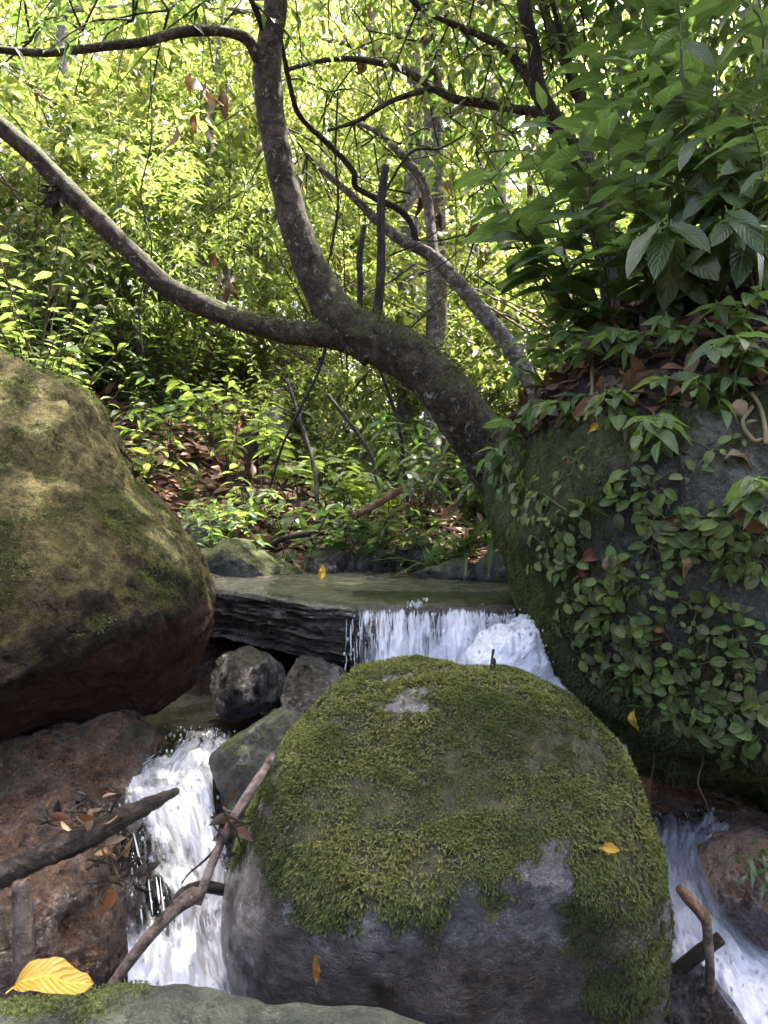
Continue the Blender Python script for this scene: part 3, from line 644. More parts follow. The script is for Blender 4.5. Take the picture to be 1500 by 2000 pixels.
# ------------------------------------------------------------------ water
def strip(rows, nu, seed, amp=.02, fu=14, fv=5, bulge=.03, lift=(0, -.3, 1)):
    """a sheet between left and right edges given row by row as world points; returns V, F, uv (u in metres across, v along)"""
    L = catmull([r[0] for r in rows], 90); R = catmull([r[1] for r in rows], 90)
    t = np.linspace(0, 1, nu); V = L[:, None] * (1 - t)[None, :, None] + R[:, None] * t[None, :, None]
    mid_ = (L + R) / 2; v = np.concatenate([[0], np.cumsum(np.linalg.norm(np.diff(mid_, axis=0), axis=1))])
    wdt = np.linalg.norm(R - L, axis=1).mean(); U_, V_ = np.meshgrid(t * wdt, v)
    n = fbm(np.stack([U_.ravel() * fu, V_.ravel() * fv, np.zeros(U_.size)], 1), 1, 5, seed, .6).reshape(U_.shape)
    h = amp * n + bulge * np.sin(np.pi * t)[None, :] ** .6
    V = V + h[..., None] * unit(np.array(lift))[None, None, :]
    nv = len(L); i = np.arange(nv - 1)[:, None] * nu; j = np.arange(nu - 1)[None, :]
    F = np.stack([i + j, i + nu + j, i + nu + j + 1, i + j + 1], -1).reshape(-1, 4)
    return V.reshape(-1, 3), F, np.stack([U_.ravel(), V_.ravel()], 1)

def drops(name, P, r, parent, mat):
    S, F = ico(1); n = len(P); sc = r * (.4 + RNG.random(n) ** 2 * 1.2)
    W = S[None] * sc[:, None, None] * np.array([.8, .8, 1.5]) + P[:, None]
    FF = (F[None] + (np.arange(n) * len(S))[:, None, None]).reshape(-1, 3)
    return part(name, W.reshape(-1, 3), FF, mat, parent, None, kind='stuff')

# pool film over the ledge
nx, ny = 90, 70
e = np.stack([np.interp(np.linspace(0, 1, nx), np.linspace(0, 1, 220), edge_xy[:, 0]), np.interp(np.linspace(0, 1, nx), np.linspace(0, 1, 220), edge_xy[:, 1])], 1)
bk = np.stack([e[:, 0] * .85 + .1, np.full(nx, 5.0)], 1)
t = np.linspace(0, 1, ny)[:, None, None]; XY = bk[None] * (1 - t) + (e[None] + np.array([0, .03])) * t
Pf = np.column_stack([XY.reshape(-1, 2), np.zeros(nx * ny)])
Zf = PZ + .006 + .006 * fbm(Pf, 7, 3, 81) - .02 * smooth(.95, 1, np.repeat(np.linspace(0, 1, ny), nx)) - .045 * smooth(-.45, -.75, Pf[:, 0]) * smooth(.35, .8, np.repeat(np.linspace(0, 1, ny), nx))
i = np.arange(ny - 1)[:, None] * nx; j = np.arange(nx - 1)[None, :]
tag(part('pool_water', np.column_stack([XY.reshape(-1, 2), Zf]), np.stack([i + j, i + nx + j, i + nx + j + 1, i + j + 1], -1).reshape(-1, 4), M['water']), kind='structure')

# the waterfall over the lip
def fall():
    ts = np.linspace(0, 1, 150); lx = np.interp(ts, [0, 1], [-.13, .64])
    ly = np.interp(lx, edge_xy[:, 0], edge_xy[:, 1])
    rows = []; whites = []; vv = []
    prof = [(.34, .008), (.22, .010), (.12, .010), (.05, .004), (0, -.012), (-.03, -.05), (-.055, -.10), (-.075, -.16), (-.09, -.23), (-.10, -.31), (-.11, -.40)]
    prof = catmull(prof, 90); L = np.concatenate([[0], np.cumsum(np.linalg.norm(np.diff(prof, axis=0), axis=1))])
    for k, (dy, dz) in enumerate(prof):
        uu = lx * 22 + 2.2 * L[k] * fbm(np.stack([lx * 7, np.zeros(150), np.zeros(150)], 1), 1, 2, 87); n = fbm(np.stack([uu, np.full(150, L[k] * 5), np.zeros(150)], 1), 1, 5, 82, .65)
        fall_ = smooth(.34, .5, L[k])
        lipn = fbm(np.stack([lx * 9, np.zeros(150), np.zeros(150)], 1), 1, 3, 88); y = ly + dy - n * .045 * fall_ * (.6 + L[k]) - .05 * lipn * fall_; z = PZ + dz + .008 * n - .025 * lipn * smooth(.28, .42, L[k])
        rows.append(np.column_stack([lx, y, z]))
        left = smooth(-.16, .12, lx)
        whites.append(.5 - .55 * (1 - smooth(.30, .40, L[k] + .04 * lipn)) + fall_ * (-.24 + .24 * left) + .12 * smooth(.4, .7, L[k]) + .22 * lipn * fall_)
        vv.append(np.stack([lx, np.full(150, L[k])], 1))
    V = np.vstack(rows); nu = 150; i = np.arange(89)[:, None] * nu; j = np.arange(nu - 1)[None, :]
    F = np.stack([i + j, i + nu + j, i + nu + j + 1, i + j + 1], -1).reshape(-1, 4)
    o = part('waterfall', V, F, M['fall'], uv=np.vstack(vv), attrs={'white': np.concatenate(whites)}); tag(o, kind='structure')
    acc = Acc()
    for k in range(300):
        x = -.15 + .78 * RNG.random() ** .8; y = np.interp(x, edge_xy[:, 0], edge_xy[:, 1]); s0 = RNG.random() * .22; ln = .05 + .16 * RNG.random()
        zz = np.linspace(s0, s0 + ln, 6); fw = -.02 - .22 * zz + .25 * zz ** 2 - .02 * RNG.random()
        P = np.column_stack([x + RNG.normal(0, .002, 6), y + fw, PZ - .02 - zz]); r = .0030 * (.5 + RNG.random()) * np.array([.3, .9, 1, .8, .6, .15])
        v, f, uv = tube(P, r, 5); acc.add(v, f, uv)
    acc.part('water_strands', M['foam'], o, kind='stuff')
    n = 500; x = -.17 + .8 * RNG.random(n); z = RNG.random(n) ** .6 * .35; y = np.interp(x, edge_xy[:, 0], edge_xy[:, 1]) - .04 - .2 * z + RNG.normal(0, .02, n)
    drops('water_drops', np.column_stack([x, y, PZ - .01 - z]), .004, o, M['foam'])
    return o
fall()
# splash where the flow strikes a hump on the lip
sp = at(815, 1180, 3.05) + RNG.normal(0, 1, (45, 3)) * np.array([.02, .02, .008]); spo = drops('water_splash', sp, .0045, None, M['foam']); spo['kind'] = 'structure'
# the white mound of water against the right boulder and the churned pool below the fall
V, F, N = boulder([(930,1330),(915,1290),(935,1262),(960,1240),(985,1228),(1010,1236),(1028,1222),(1042,1212),(1056,1235),(1066,1275),(1078,1330),(1060,1390),(960,1400)], 2.72, .16, .3, 6, p=.8, amp=.03, freq=7, fine=.002, seed=91)
V = V + N * (.016 * fbm(V * np.array([30, 30, 9]), 1, 4, 93, .6) + .007 * fbm(V * np.array([60, 60, 26]), 1, 3, 94))[:, None]; N = vnormals(V, F)
mound = tag(part('white_water', V, F, M['mound'], uv=np.stack([V[:, 0] + .3 * V[:, 1], -V[:, 2] + .4 * V[:, 1]], 1), attrs={'white': .60 + .18 * smooth(1.02, 1.14, V[:, 2]) + .1 * fbm(V, 9, 3, 95)}), kind='structure')
P, fi, b = sample_surface(V, F, np.ones(len(V)), 420); drops('water_drops', P + N[F[fi, 0]] * RNG.random((420, 1)) * .05, .0045, mound, M['foam'])
xs = np.linspace(-.2, .75, 110); ys = np.linspace(2.35, 3.05, 80); X, Y = np.meshgrid(xs, ys); Pp = np.stack([X.ravel(), Y.ravel(), np.zeros(X.size)], 1)
Z = .96 + .05 * fbm(Pp, 8, 5, 92) + .10 * smooth(.3, .55, Pp[:, 0]) - .25 * smooth(2.6, 2.35, Pp[:, 1]); i = np.arange(79)[:, None] * 110; j = np.arange(109)[None, :]
tag(part('churned_water', np.column_stack([Pp[:, :2], Z]), np.stack([i + j, i + j + 1, i + 110 + j + 1, i + 110 + j], -1).reshape(-1, 4), M['foam']), kind='structure')

# left cascade
rowsL = [(at(300,1428,3.0), at(460,1428,3.0)), (at(320,1450,2.84), at(445,1450,2.84)), (at(290,1485,2.66), at(420,1485,2.68)), (at(195,1530,2.40), at(415,1528,2.54)), (at(200,1580,2.22), at(420,1580,2.44)), (at(215,1650,2.10), at(440,1650,2.34)),
         (at(235,1730,2.02), at(455,1730,2.25)), (at(245,1800,1.96), at(460,1800,2.18)), (at(250,1860,1.92), at(470,1860,2.1)), (at(250,1925,1.88), at(490,1930,2.0)), (at(250,1990,1.84), at(510,1990,1.92))]
V, F, uv = strip(rowsL, 120, 95, .045, 20, 9, .02)
wv = np.repeat(np.linspace(0, 1, 90), 120); wu = np.tile(np.linspace(0, 1, 120), 90)
wh = .47 - .22 * smooth(.18, .0, wv) + .05 * smooth(.3, .5, wv) + .34 * smooth(.72, .95, wv) - .34 * smooth(.45, 0, wu) * smooth(.95, .4, wv) - .12 * smooth(.4, .55, wv) * smooth(.85, .65, wv) + .14 * fbm(V, 6, 3, 96)
casL = tag(part('left_cascade_water', V, F, M['rapid'], uv=uv, attrs={'white': wh}), kind='structure')
def flow_strands(V, parent, nu, n):
    G = V.reshape(90, nu, 3); acc = Acc()
    for k in range(n):
        u = RNG.integers(3, nu - 3); v0 = RNG.integers(6, 70); ln = RNG.integers(5, 12); idx = np.arange(v0, min(v0 + ln, 89)); uu = np.clip(u + np.cumsum(RNG.normal(0, .35, len(idx))), 1, nu - 2).astype(int)
        P = G[idx, uu] + np.array([0, -.006, .006 + .012 * RNG.random()]); P = P[::2]
        if len(P) < 3: continue
        P[1:-1] = (P[:-2] + P[1:-1] * 2 + P[2:]) / 4
        r = .0022 * (.4 + RNG.random()) * np.sin(np.linspace(.25, 2.95, len(P))); v, f, uv = tube(P, r, 5); acc.add(v, f, uv)
    acc.part('water_strands', M['foam'], parent, kind='stuff')
def lively(V, F, parent, n, up=.022):
    N = vnormals(V, F); N[N[:, 2] < 0] *= -1; w = np.ones(len(V)); Ft = np.vstack([F[:, [0, 1, 2]], F[:, [0, 2, 3]]])
    P, fi, b = sample_surface(V, Ft, w, n); drops('water_drops', P + N[Ft[fi, 0]] * RNG.random((n, 1)) ** 2 * up, .0035, parent, M['foam'])
flow_strands(V, casL, 120, 25); lively(V, F, casL, 300)
# right cascade
rowsR = [(at(1240,1598,2.95), at(1440,1595,2.95)), (at(1258,1628,2.66), at(1420,1622,2.66)), (at(1256,1680,2.46), at(1420,1672,2.46)), (at(1252,1750,2.3), at(1450,1745,2.32)), (at(1248,1830,2.18), at(1510,1820,2.2)), (at(1244,1900,2.08), at(1580,1880,2.1)), (at(1240,1970,2.0), at(1650,1950,2.02)), (at(1230,2060,1.92), at(1700,2040,1.94))]
V, F, uv = strip(rowsR, 110, 97, .05, 17, 8, .035)
wv = np.repeat(np.linspace(0, 1, 90), 110)
casR = tag(part('right_cascade_water', V, F, M['rapid'], uv=uv, attrs={'white': .55 - .25 * smooth(.15, 0, wv) + .12 * fbm(V, 6, 3, 98)}), kind='structure')
flow_strands(V, casR, 110, 40); lively(V, F, casR, 380)
# the stream lying dark between the stones
xs = np.linspace(-2.5, 2.5, 60); ys = np.linspace(-1, 3.6, 60); X, Y = np.meshgrid(xs, ys)
Zs = .22 + .55 * smooth(2.45, 3.0, Y) + .015 * fbm(np.stack([X.ravel(), Y.ravel(), 0 * X.ravel()], 1), 4, 3, 99).reshape(X.shape); i = np.arange(59)[:, None] * 60; j = np.arange(59)[None, :]
M['deep'] = clear_water('shaded_stream_water', (.25, .24, .2), .4)
tag(part('stream_water', np.stack([X.ravel(), Y.ravel(), Zs.ravel()], 1), np.stack([i + j, i + j + 1, i + 60 + j + 1, i + 60 + j], -1).reshape(-1, 4), M['deep']), kind='structure')

# ------------------------------------------------------------------ the leaning tree and the other near trees
def limb(pts, name, mat, parent, base, segs=16, n=None, rough=.12, seed=1):
    """pts: (px, py, width_px, d)"""
    P = np.array([at(p[0], p[1], p[3]) for p in pts]); R = np.array([p[2] * .5 * p[3] / FPX for p in pts])
    v, f, uv = tube(P, R, segs, n or len(pts) * 9, rough, seed)
    return part(name, v, f, mat, parent, base, uv)
def spray_foliage(ends, n_each, size, mat, parent, base, tm=None, droop=.35, name='foliage', spread=.45):
    """leafy twigs round each end point, joined as one part"""
    tm = tm or diamond_leaf(.16); acc = Acc(); tw = Acc()
    for e_ in ends:
        for k in range(4):
            d = unit(RNG.normal(0, 1, 3) + np.array([0, 0, .1])); ln = spread * (.5 + RNG.random())
            path = np.array([e_, e_ + d * ln * .5, e_ + d * ln + np.array([0, 0, -.12])])
            P, D, U, S = stem_leaves(path, max(3, n_each // 4), .15, 1, droop, size)
            a = scatter(tm, P, D, U, S, RNG.random(len(P))); acc.add(*a)
            v, f, uv = tube(path, [.006, .004, .002], 4, 5, cap=False); tw.add(v, f, uv)
    acc.part(name, mat, parent, base, kind='stuff'); tw.part('twigs', M['bark_dark'], parent, base, kind='stuff')

TB = at(975, 915, 4.1); T1 = thing('leaning_tree', TB, 'thick mossy tree leaning left over the stream, forked into two long limbs', 'tree')
limb([(1010,940,150,4.15),(965,895,118,4.1),(925,838,104,4.05),(880,775,100,4.0),(820,716,96,4.0),(750,672,94,4.0),(690,648,90,4.0),(640,652,62,4.0)], 'trunk', M['bark'], T1, TB, 44, 130, .2, 1)
limb([(735,690,70,4.0),(690,645,86,4.0),(648,600,76,3.98),(612,535,66,3.95),(585,465,60,3.92),(562,390,56,3.9),(542,300,52,3.88),(528,215,51,3.86),(522,130,52,3.84),(530,60,46,3.82),(540,-10,44,3.8),(548,-150,42,3.8),(552,-300,36,3.8)], 'limb', M['bark'], T1, TB, 32, 150, .16, 2)
limb([(770,690,60,4.0),(700,666,64,4.0),(640,654,54,3.98),(560,648,46,3.94),(480,628,44,3.9),(400,598,42,3.86),(320,555,40,3.82),(258,495,38,3.78),(200,438,38,3.74),(130,370,40,3.7),(70,305,36,3.66),(0,245,34,3.62),(-90,160,30,3.58),(-200,80,26,3.55)], 'limb', M['bark'], T1, TB, 28, 160, .18, 3)
limb([(520,140,34,3.84),(500,105,26,3.8),(478,74,22,3.76),(425,60,20,3.7),(350,64,20,3.64),(280,82,18,3.6),(190,92,17,3.55),(90,103,15,3.5),(0,97,14,3.45),(-120,80,12,3.4)], 'branch', M['bark'], T1, TB, 12, 90, .12, 4)
limb([(735,640,20,4.0),(742,560,18,3.98),(745,480,17,3.96),(743,420,17,3.95),(748,360,16,3.94),(754,322,14,3.93)], 'dead_stub', M['bark_dark'], T1, TB, 10, 40, .25, 5)
limb([(698,640,14,4.0),(704,560,12,4.0),(702,500,13,4.0),(712,440,9,4.0)], 'dead_stub', M['bark_dark'], T1, TB, 8, 30, .3, 6)
limb([(515,60,14,3.8),(500,20,12,3.7),(480,-20,10,3.6)], 'branch', M['bark_dark'], T1, TB, 8, 20, .1, 7)
limb([(640,660,8,3.98),(622,725,6,3.97),(585,800,6,3.98),(552,870,5,4.05),(528,950,4,4.25)], 'branch', M['bark_dark'], T1, TB, 6, 40, .1, 8)
for k in range(9):
    p = at(118 + RNG.normal(0, 14), 372 + RNG.normal(0, 12), 3.66); tl = leaf_template('ovate', 6, 2, .6, .5); W = scatter(tl, p[None], np.array([[RNG.normal(-.3, .4), RNG.normal(-.3, .3), -1]]), RNG.normal(0, 1, (1, 3)), [.07 + .05 * RNG.random()], np.zeros(1)); part('dead_leaf', W[0], W[1], M['bark_dark'], T1, TB, tl[2], {'rnd': W[3]})
def limb_moss(pts, n, size):
    P = catmull(np.array([list(at(p[0], p[1], p[3])) + [p[2] * .5 * p[3] / FPX] for p in pts]), 200); i = RNG.integers(0, 200, n)
    a = RNG.normal(1.57, .9, n); T = unit(np.gradient(P[:, :3], axis=0))[i]; X = unit(np.cross(T, [0, 0, 1.0])); Z = np.cross(X, T)
    Nn = X * np.cos(a)[:, None] + Z * np.sin(a)[:, None]; pos = P[i, :3] + Nn * P[i, 3:] * 1.0
    tm = leaf_template('lance', 2, 1, .1, .3); acc = Acc()
    acc.add(*scatter(tm, pos, Nn + RNG.normal(0, .6, (n, 3)), Nn + .2, size * (.5 + RNG.random(n)), RNG.random(n) * .8)); acc.part('moss', M['moss'], T1, TB, kind='stuff')
limb_moss([(925,838,104,4.05),(880,775,100,4.0),(820,716,96,4.0),(750,672,94,4.0),(690,648,90,4.0),(560,648,46,3.94),(480,628,44,3.9)], 2600, .022)
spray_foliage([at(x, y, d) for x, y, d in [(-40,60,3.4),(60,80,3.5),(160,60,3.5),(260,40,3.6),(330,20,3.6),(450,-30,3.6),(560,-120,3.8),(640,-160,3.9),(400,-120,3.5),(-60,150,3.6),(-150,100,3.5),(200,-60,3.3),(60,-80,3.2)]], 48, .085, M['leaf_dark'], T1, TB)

# the thin leaning tree behind it
TB2 = at(1060, 800, 4.9); T2 = thing('thin_leaning_tree', TB2, 'slender grey tree slanting up to the left from behind the right boulder, with bare twigs', 'tree')
limb([(1075,830,38,4.9),(1035,745,35,4.9),(995,675,33,4.9),(950,620,31,4.9),(905,565,29,4.9),(865,520,28,4.9),(840,497,25,4.9),(780,465,22,4.85),(730,425,17,4.8),(690,385,14,4.75),(650,350,12,4.7),(600,305,10,4.65)], 'trunk', M['bark_grey'], T2, TB2, 14, 110, .12, 11)
limb([(850,505,22,4.9),(842,450,20,4.95),(836,400,20,5.0),(822,350,18,5.0),(790,310,16,5.0),(745,265,12,5.0),(700,240,9,5.0)], 'branch', M['bark_grey'], T2, TB2, 10, 60, .15, 12)
limb([(812,485,16,4.88),(805,440,14,4.85),(780,410,13,4.8),(740,390,13,4.7),(695,365,11,4.6),(690,335,12,4.5),(650,290,11,4.4),(590,232,11,4.2),(572,190,10,4.1),(555,110,9,4.0),(548,70,7,3.95)], 'branch', M['bark_dark'], T2, TB2, 9, 90, .12, 13)
limb([(740,395,6,4.7),(800,300,5,4.7),(860,290,4,4.7),(910,262,3,4.6)], 'branch', M['bark_dark'], T2, TB2, 6, 30, .1, 14)
limb([(645,500,6,4.6),(660,400,5,4.6),(655,300,5,4.6),(660,180,4,4.6)], 'branch', M['bark_dark'], T2, TB2, 6, 30, .1, 15)
for k in range(16):
    x, y = 600 + 330 * RNG.random(), 250 + 300 * RNG.random(); a = RNG.random() * 6.28; ln = 60 + 90 * RNG.random()
    limb([(x, y, 4, 4.8), (x + ln * .5 * math.cos(a), y + ln * .5 * math.sin(a) + 8, 3, 4.8), (x + ln * math.cos(a), y + ln * math.sin(a), 2, 4.75)], 'twig', M['bark_dark'], T2, TB2, 5, 8, 0, 16)
spray_foliage([at(x, y, d) for x, y, d in [(600,300,4.6),(690,240,5),(640,180,4.6),(560,250,4.3),(780,280,5),(700,120,4.8),(740,190,5.1)]], 40, .075, M['leaf_tree'], T2, TB2)

# the dark tree standing behind the right boulder
TB3 = at(1190, 560, 4.4); TB3[2] = 1.6; T3 = thing('dark_tree', TB3, 'dark branching tree at the upper right behind the large leaved shrubs', 'tree')
limb([(1240,1000,60,4.4),(1215,700,56,4.4),(1190,520,52,4.4),(1150,350,46,4.4),(1105,275,40,4.35),(1070,215,34,4.3),(1050,165,30,4.28),(1042,90,26,4.25),(1025,20,26,4.2),(1010,-80,24,4.2)], 'trunk', M['bark_dark'], T3, TB3, 14, 100, .1, 21)
limb([(1050,190,22,4.3),(1030,150,20,4.28),(990,100,17,4.25),(940,70,15,4.2),(880,45,12,4.1),(820,15,10,4.0),(780,-30,9,3.9)], 'branch', M['bark'], T3, TB3, 10, 60, .1, 22)
limb([(1110,270,22,4.35),(1060,225,20,4.4),(1000,212,17,4.45),(930,200,18,4.5),(880,190,16,4.5),(820,155,15,4.5),(770,130,13,4.5),(690,115,11,4.5),(620,120,9,4.5),(555,138,8,4.5)], 'branch', M['bark'], T3, TB3, 10, 80, .12, 23)
limb([(840,175,14,4.5),(815,180,12,4.5),(760,200,10,4.5),(700,235,9,4.5),(640,255,6,4.5)], 'branch', M['bark'], T3, TB3, 8, 40, .1, 24)
limb([(1150,330,26,4.4),(1135,200,24,4.6),(1100,110,22,4.7),(1070,40,18,4.8),(1050,-40,16,4.8)], 'branch', M['bark'], T3, TB3, 10, 60, .1, 25)
limb([(1120,190,12,4.6),(1105,120,11,4.5),(1090,50,10,4.5),(1070,-30,9,4.5)], 'branch', M['bark_dark'], T3, TB3, 8, 40, .1, 26)
spray_foliage([at(x, y, d) for x, y, d in [(820,10,4.0),(880,40,4.2),(930,-20,4.2),(1000,-40,4.2),(1060,30,4.5),(1100,60,4.6),(960,110,4.4),(1010,140,4.5),(900,120,4.5),(1080,130,4.5),(1140,40,4.6),(760,-50,4),(690,-40,4),(850,-90,4),(1180,-60,4.6),(820,80,4.6),(720,60,4.7),(1000,260,4.6),(880,230,4.6),(930,300,4.8)]], 60, .085, M['leaf_tree'], T3, TB3, spread=.5)

# ------------------------------------------------------------------ trees and shrubs of the forest
def crown_mesh(name, seed, rx, rz, nclus, per, size, tm, ln=.7, hollow=.35):
    rng = np.random.default_rng(seed); acc = Acc(); lobes = rng.normal(0, .55, (7, 3)) * np.array([rx, rx, rz])
    for k in range(nclus):
        c = lobes[k % 7] + unit(rng.normal(0, 1, 3)) * np.array([rx, rx, rz]) * (hollow + .35 * rng.random())
        d = unit(c / np.array([rx, rx, rz]) + rng.normal(0, .5, 3)); l = ln * (.6 + .8 * rng.random())
        path = np.array([c, c + d * l * .5 + [0, 0, .05], c + d * l + [0, 0, -.12]])
        P, D, U, S = stem_leaves(path, per, .05, 1, .35, size, rng); P = P + rng.normal(0, .06, P.shape)
        acc.add(*scatter(tm, P, D, U, S, np.clip(rng.normal(.5, .22, per), 0, .999)))
    V, F, uv, r = acc.out(); return make_mesh(name, V, F, uv, {'rnd': r}, False)
NARROW, WIDE = diamond_leaf(.15), diamond_leaf(.22, .05, .2)
CROWNS = [crown_mesh('crown', 100 + i, 1.5 + .3 * (i % 3), 1.2 + .3 * (i % 2), nc, pc, sz, tm_) for i, (nc, pc, sz, tm_) in enumerate([(150, 28, .15, NARROW), (110, 18, .26, WIDE), (150, 30, .12, NARROW), (120, 22, .21, WIDE), (130, 26, .18, NARROW)])]
for c in CROWNS: c.materials.append(M['leaf_tree'])
def trunk_mesh(h, r, seed, lean):
    rng = np.random.default_rng(seed); acc = Acc()
    path = np.array([[0, 0, -.3], [lean * .3, 0, h * .35], [lean * .5, .1, h * .7], [lean, 0, h]]); v, f, uv = tube(path, [r * 1.25, r, r * .85, r * .55], 10, 22, .08, seed); acc.add(v, f, uv)
    for k in range(7):
        z = h * (.62 + .4 * rng.random()); a = rng.random() * 6.28; p0 = np.array([lean * z / h, 0, z]); l = .9 + rng.random()
        p1 = p0 + np.array([math.cos(a) * l * .6, math.sin(a) * l * .6, .35 * l]); p2 = p0 + np.array([math.cos(a) * l * 1.2, math.sin(a) * l * 1.2, .6 * l])
        v, f, uv = tube([p0, p1, p2], [r * .45, r * .3, r * .12], 6, 8); acc.add(v, f, uv)
    V, F, uv, rr = acc.out(); return make_mesh('trunk', V, F, uv, {'rnd': rr})
def forest_tree(name, x, d, h, r, mat, label, group, ci, cs=1.0, lean=0.0, seed=0, cz=.95, low=0):
    b = (x, d, gz(x, d)); t_ = thing(name, b, label, 'tree', group); t_.rotation_euler = (0, 0, seed * 1.7)
    link('trunk', trunk_mesh(h, r, seed, lean), mat, t_)
    c = link('crown', CROWNS[ci % 5], None, t_); c.location = (lean, 0, h * cz); c.scale = (cs, cs, cs); c.rotation_euler = (0, 0, seed * .9); c['kind'] = 'stuff'
    if low:
        c = link('crown', CROWNS[(ci + 2) % 5], None, t_); c.location = (lean * .5, 0, h * low); c.scale = (cs * .85, cs * .85, cs * 1.0); c.rotation_euler = (0, 0, seed * 2.9); c['kind'] = 'stuff'
    return t_
forest_tree('pale_tree', (985 - 750) * 9 / FPX, 9, 6.5, .075, M['bark_pale'], 'slim pale trunked tree right of the leaning trunk', None, 0, .75, 0, 1)
forest_tree('pale_tree', (145 - 750) * 9.5 / FPX, 9.5, 6.2, .07, M['bark_pale'], 'slim pale trunked tree at the upper left above the left limb', None, 1, 1.1, .3, 2)
forest_tree('grey_tree', (798 - 750) * 9 / FPX, 9, 6.0, .11, M['bark_grey'], 'upright grey tree behind the leaning trunk, left of its twisted neighbour', None, 2, .7, -.1, 3)
forest_tree('grey_tree', (848 - 750) * 7.5 / FPX, 7.5, 6.0, .10, M['bark_grey'], 'upright grey tree with hanging roots behind the leaning trunk', None, 3, .6, .1, 4)
forest_tree('grey_tree', (520 - 750) * 11 / FPX, 11, 6.5, .1, M['bark_grey'], 'thin grey tree on the slope behind the forked limb', None, 4, 1.2, .1, 5)
k = 0
for (px_, d, h, cs) in [(60,13,5,1.3),(300,14,5.5,1.4),(430,17,6,1.4),(620,15,5.5,1.3),(900,17,5,1.3),(1050,14,5,1.3),(1180,17,5,1.4),(1350,12,6,1.3),(1500,15,6,1.4),(-120,15,6,1.5),(200,21,7,1.7),(540,24,7,1.7),(960,25,6,1.5),(740,20,6,1.5),(830,27,7,1.7),(620,28,8,1.8),(0,24,7,1.8),(380,10,4.5,.9),(1480,8.5,5.5,1.2)]:
    k += 1; x = (px_ - 750) * d / FPX
    forest_tree('forest_tree', x, d, h * (.9 + .2 * RNG.random()), .03 + .02 * RNG.random(), M['bark_grey'], 'slender sunlit tree in the bright forest behind the leaning tree', 'sunlit trees of the forest behind', k, cs, RNG.normal(0, .2), 10 + k, .95, .5)
# smaller leafy trees filling the middle height
k = 0
for (px_, d, h, cs) in [(80,8.2,1.8,.6),(330,8.5,1.6,.65),(470,10,2.0,.75),(620,9,1.6,.6),(720,11,2,.8),(900,11,2,.8),(960,9.5,1.7,.6),(1080,10,2,.8),(1180,7.5,2.0,.7),(180,11,2.3,.9),(30,10,2.2,.85),(560,13,2.5,1),(780,14,2.5,1),(1000,14,2.5,1),(1200,12,2.5,1),(1320,9,2.4,.9),(400,12,2.2,.9),(1430,6.5,2.2,.7),(-80,8,2.4,.9),(860,9.5,1.2,.5),(680,8.2,1.1,.45),(1110,6.6,1.6,.5),(940,7.4,1.0,.45),(1020,8,1.2,.5),(250,9.5,2.6,.8),(120,8.5,3,.75)]:
    k += 1; x = (px_ - 750) * d / FPX
    forest_tree('young_tree', x, d, h, .025, M['stem_brown'], 'bushy young tree among the yellow green undergrowth behind the leaning tree', 'young trees of the undergrowth', k + 2, cs, RNG.normal(0, .1), 50 + k, .8)

def shrub_mesh(seed, h, nst, per, size, tm, mat):
    rng = np.random.default_rng(seed); fo = Acc(); st = Acc()
    for k in range(nst):
        a = rng.random() * 6.28; l = h * (.5 + .7 * rng.random()); o = rng.normal(0, .08, 3) * [1, 1, 0]
        out = np.array([math.cos(a), math.sin(a), 0]) * l * (.25 + .5 * rng.random())
        path = np.array([o, o + out * .35 + [0, 0, l * .5], o + out + [0, 0, l]])
        v, f, uv = tube(path, [.012, .008, .004], 5, 8, cap=False); st.add(v, f, uv)
        fo.add(*scatter(tm, *stem_leaves(path, per, .06, 1, .3, size, rng), np.clip(rng.normal(.5, .22, per), 0, .999)))
    V, F, uv, r = fo.out(); fm = make_mesh('foliage', V, F, uv, {'rnd': r}, False); fm.materials.append(mat)
    V, F, uv, r = st.out(); sm = make_mesh('stems', V, F, uv, {'rnd': r}); sm.materials.append(M['stem_brown'])
    return fm, sm
OV = leaf_template('ovate', 3, 1, .2, .3, .12)
SHR = [shrub_mesh(200 + i, 1.1 + .15 * i, 17, 20, .17, OV, M['leaf_shrub']) for i in range(4)]
def shrub(name, x, d, label, group, i, s=1.0, z=0.0):
    t_ = thing(name, (x, d, gz(x, d) + z), label, 'shrub', group); t_.rotation_euler = (0, 0, RNG.random() * 6.28); t_.scale = (s, s, s)
    f = link('foliage', SHR[i % 4][0], None, t_); f['kind'] = 'stuff'; g = link('stems', SHR[i % 4][1], None, t_); g['kind'] = 'stuff'
k = 0
for px_ in range(-60, 560, 62):
    for d in (5.9, 6.8, 7.8, 9.0):
        if (px_ > 330 and d < 6.5) or (150 < px_ < 480 and d < 7.2) or (px_ > 420 and d < 8): continue
        k += 1; x = (px_ + RNG.normal(0, 18) - 750) * d / FPX
        shrub('slope_shrub', x, d + RNG.normal(0, .2), 'broad leaved green shrub in the thicket on the left slope', 'shrubs of the thicket on the left slope', k, .62 + .4 * RNG.random())
for px_, d, s in [(560,7.6,.6),(640,7,.5),(760,7.4,.5),(930,6.6,.6),(1010,6.0,.6),(1080,5.6,.7),(880,8,.7),(700,8.6,.7),(820,6.4,.45),(980,7.2,.6),(1130,6.4,.8),(600,9.6,.8),(780,10,.8),(920,10.5,.9),(1050,9,.9)]:
    k += 1; shrub('undergrowth_shrub', (px_ - 750) * d / FPX, d, 'leafy green shrub in the undergrowth behind the leaning trunk', 'shrubs of the undergrowth behind the leaning trunk', k, s)

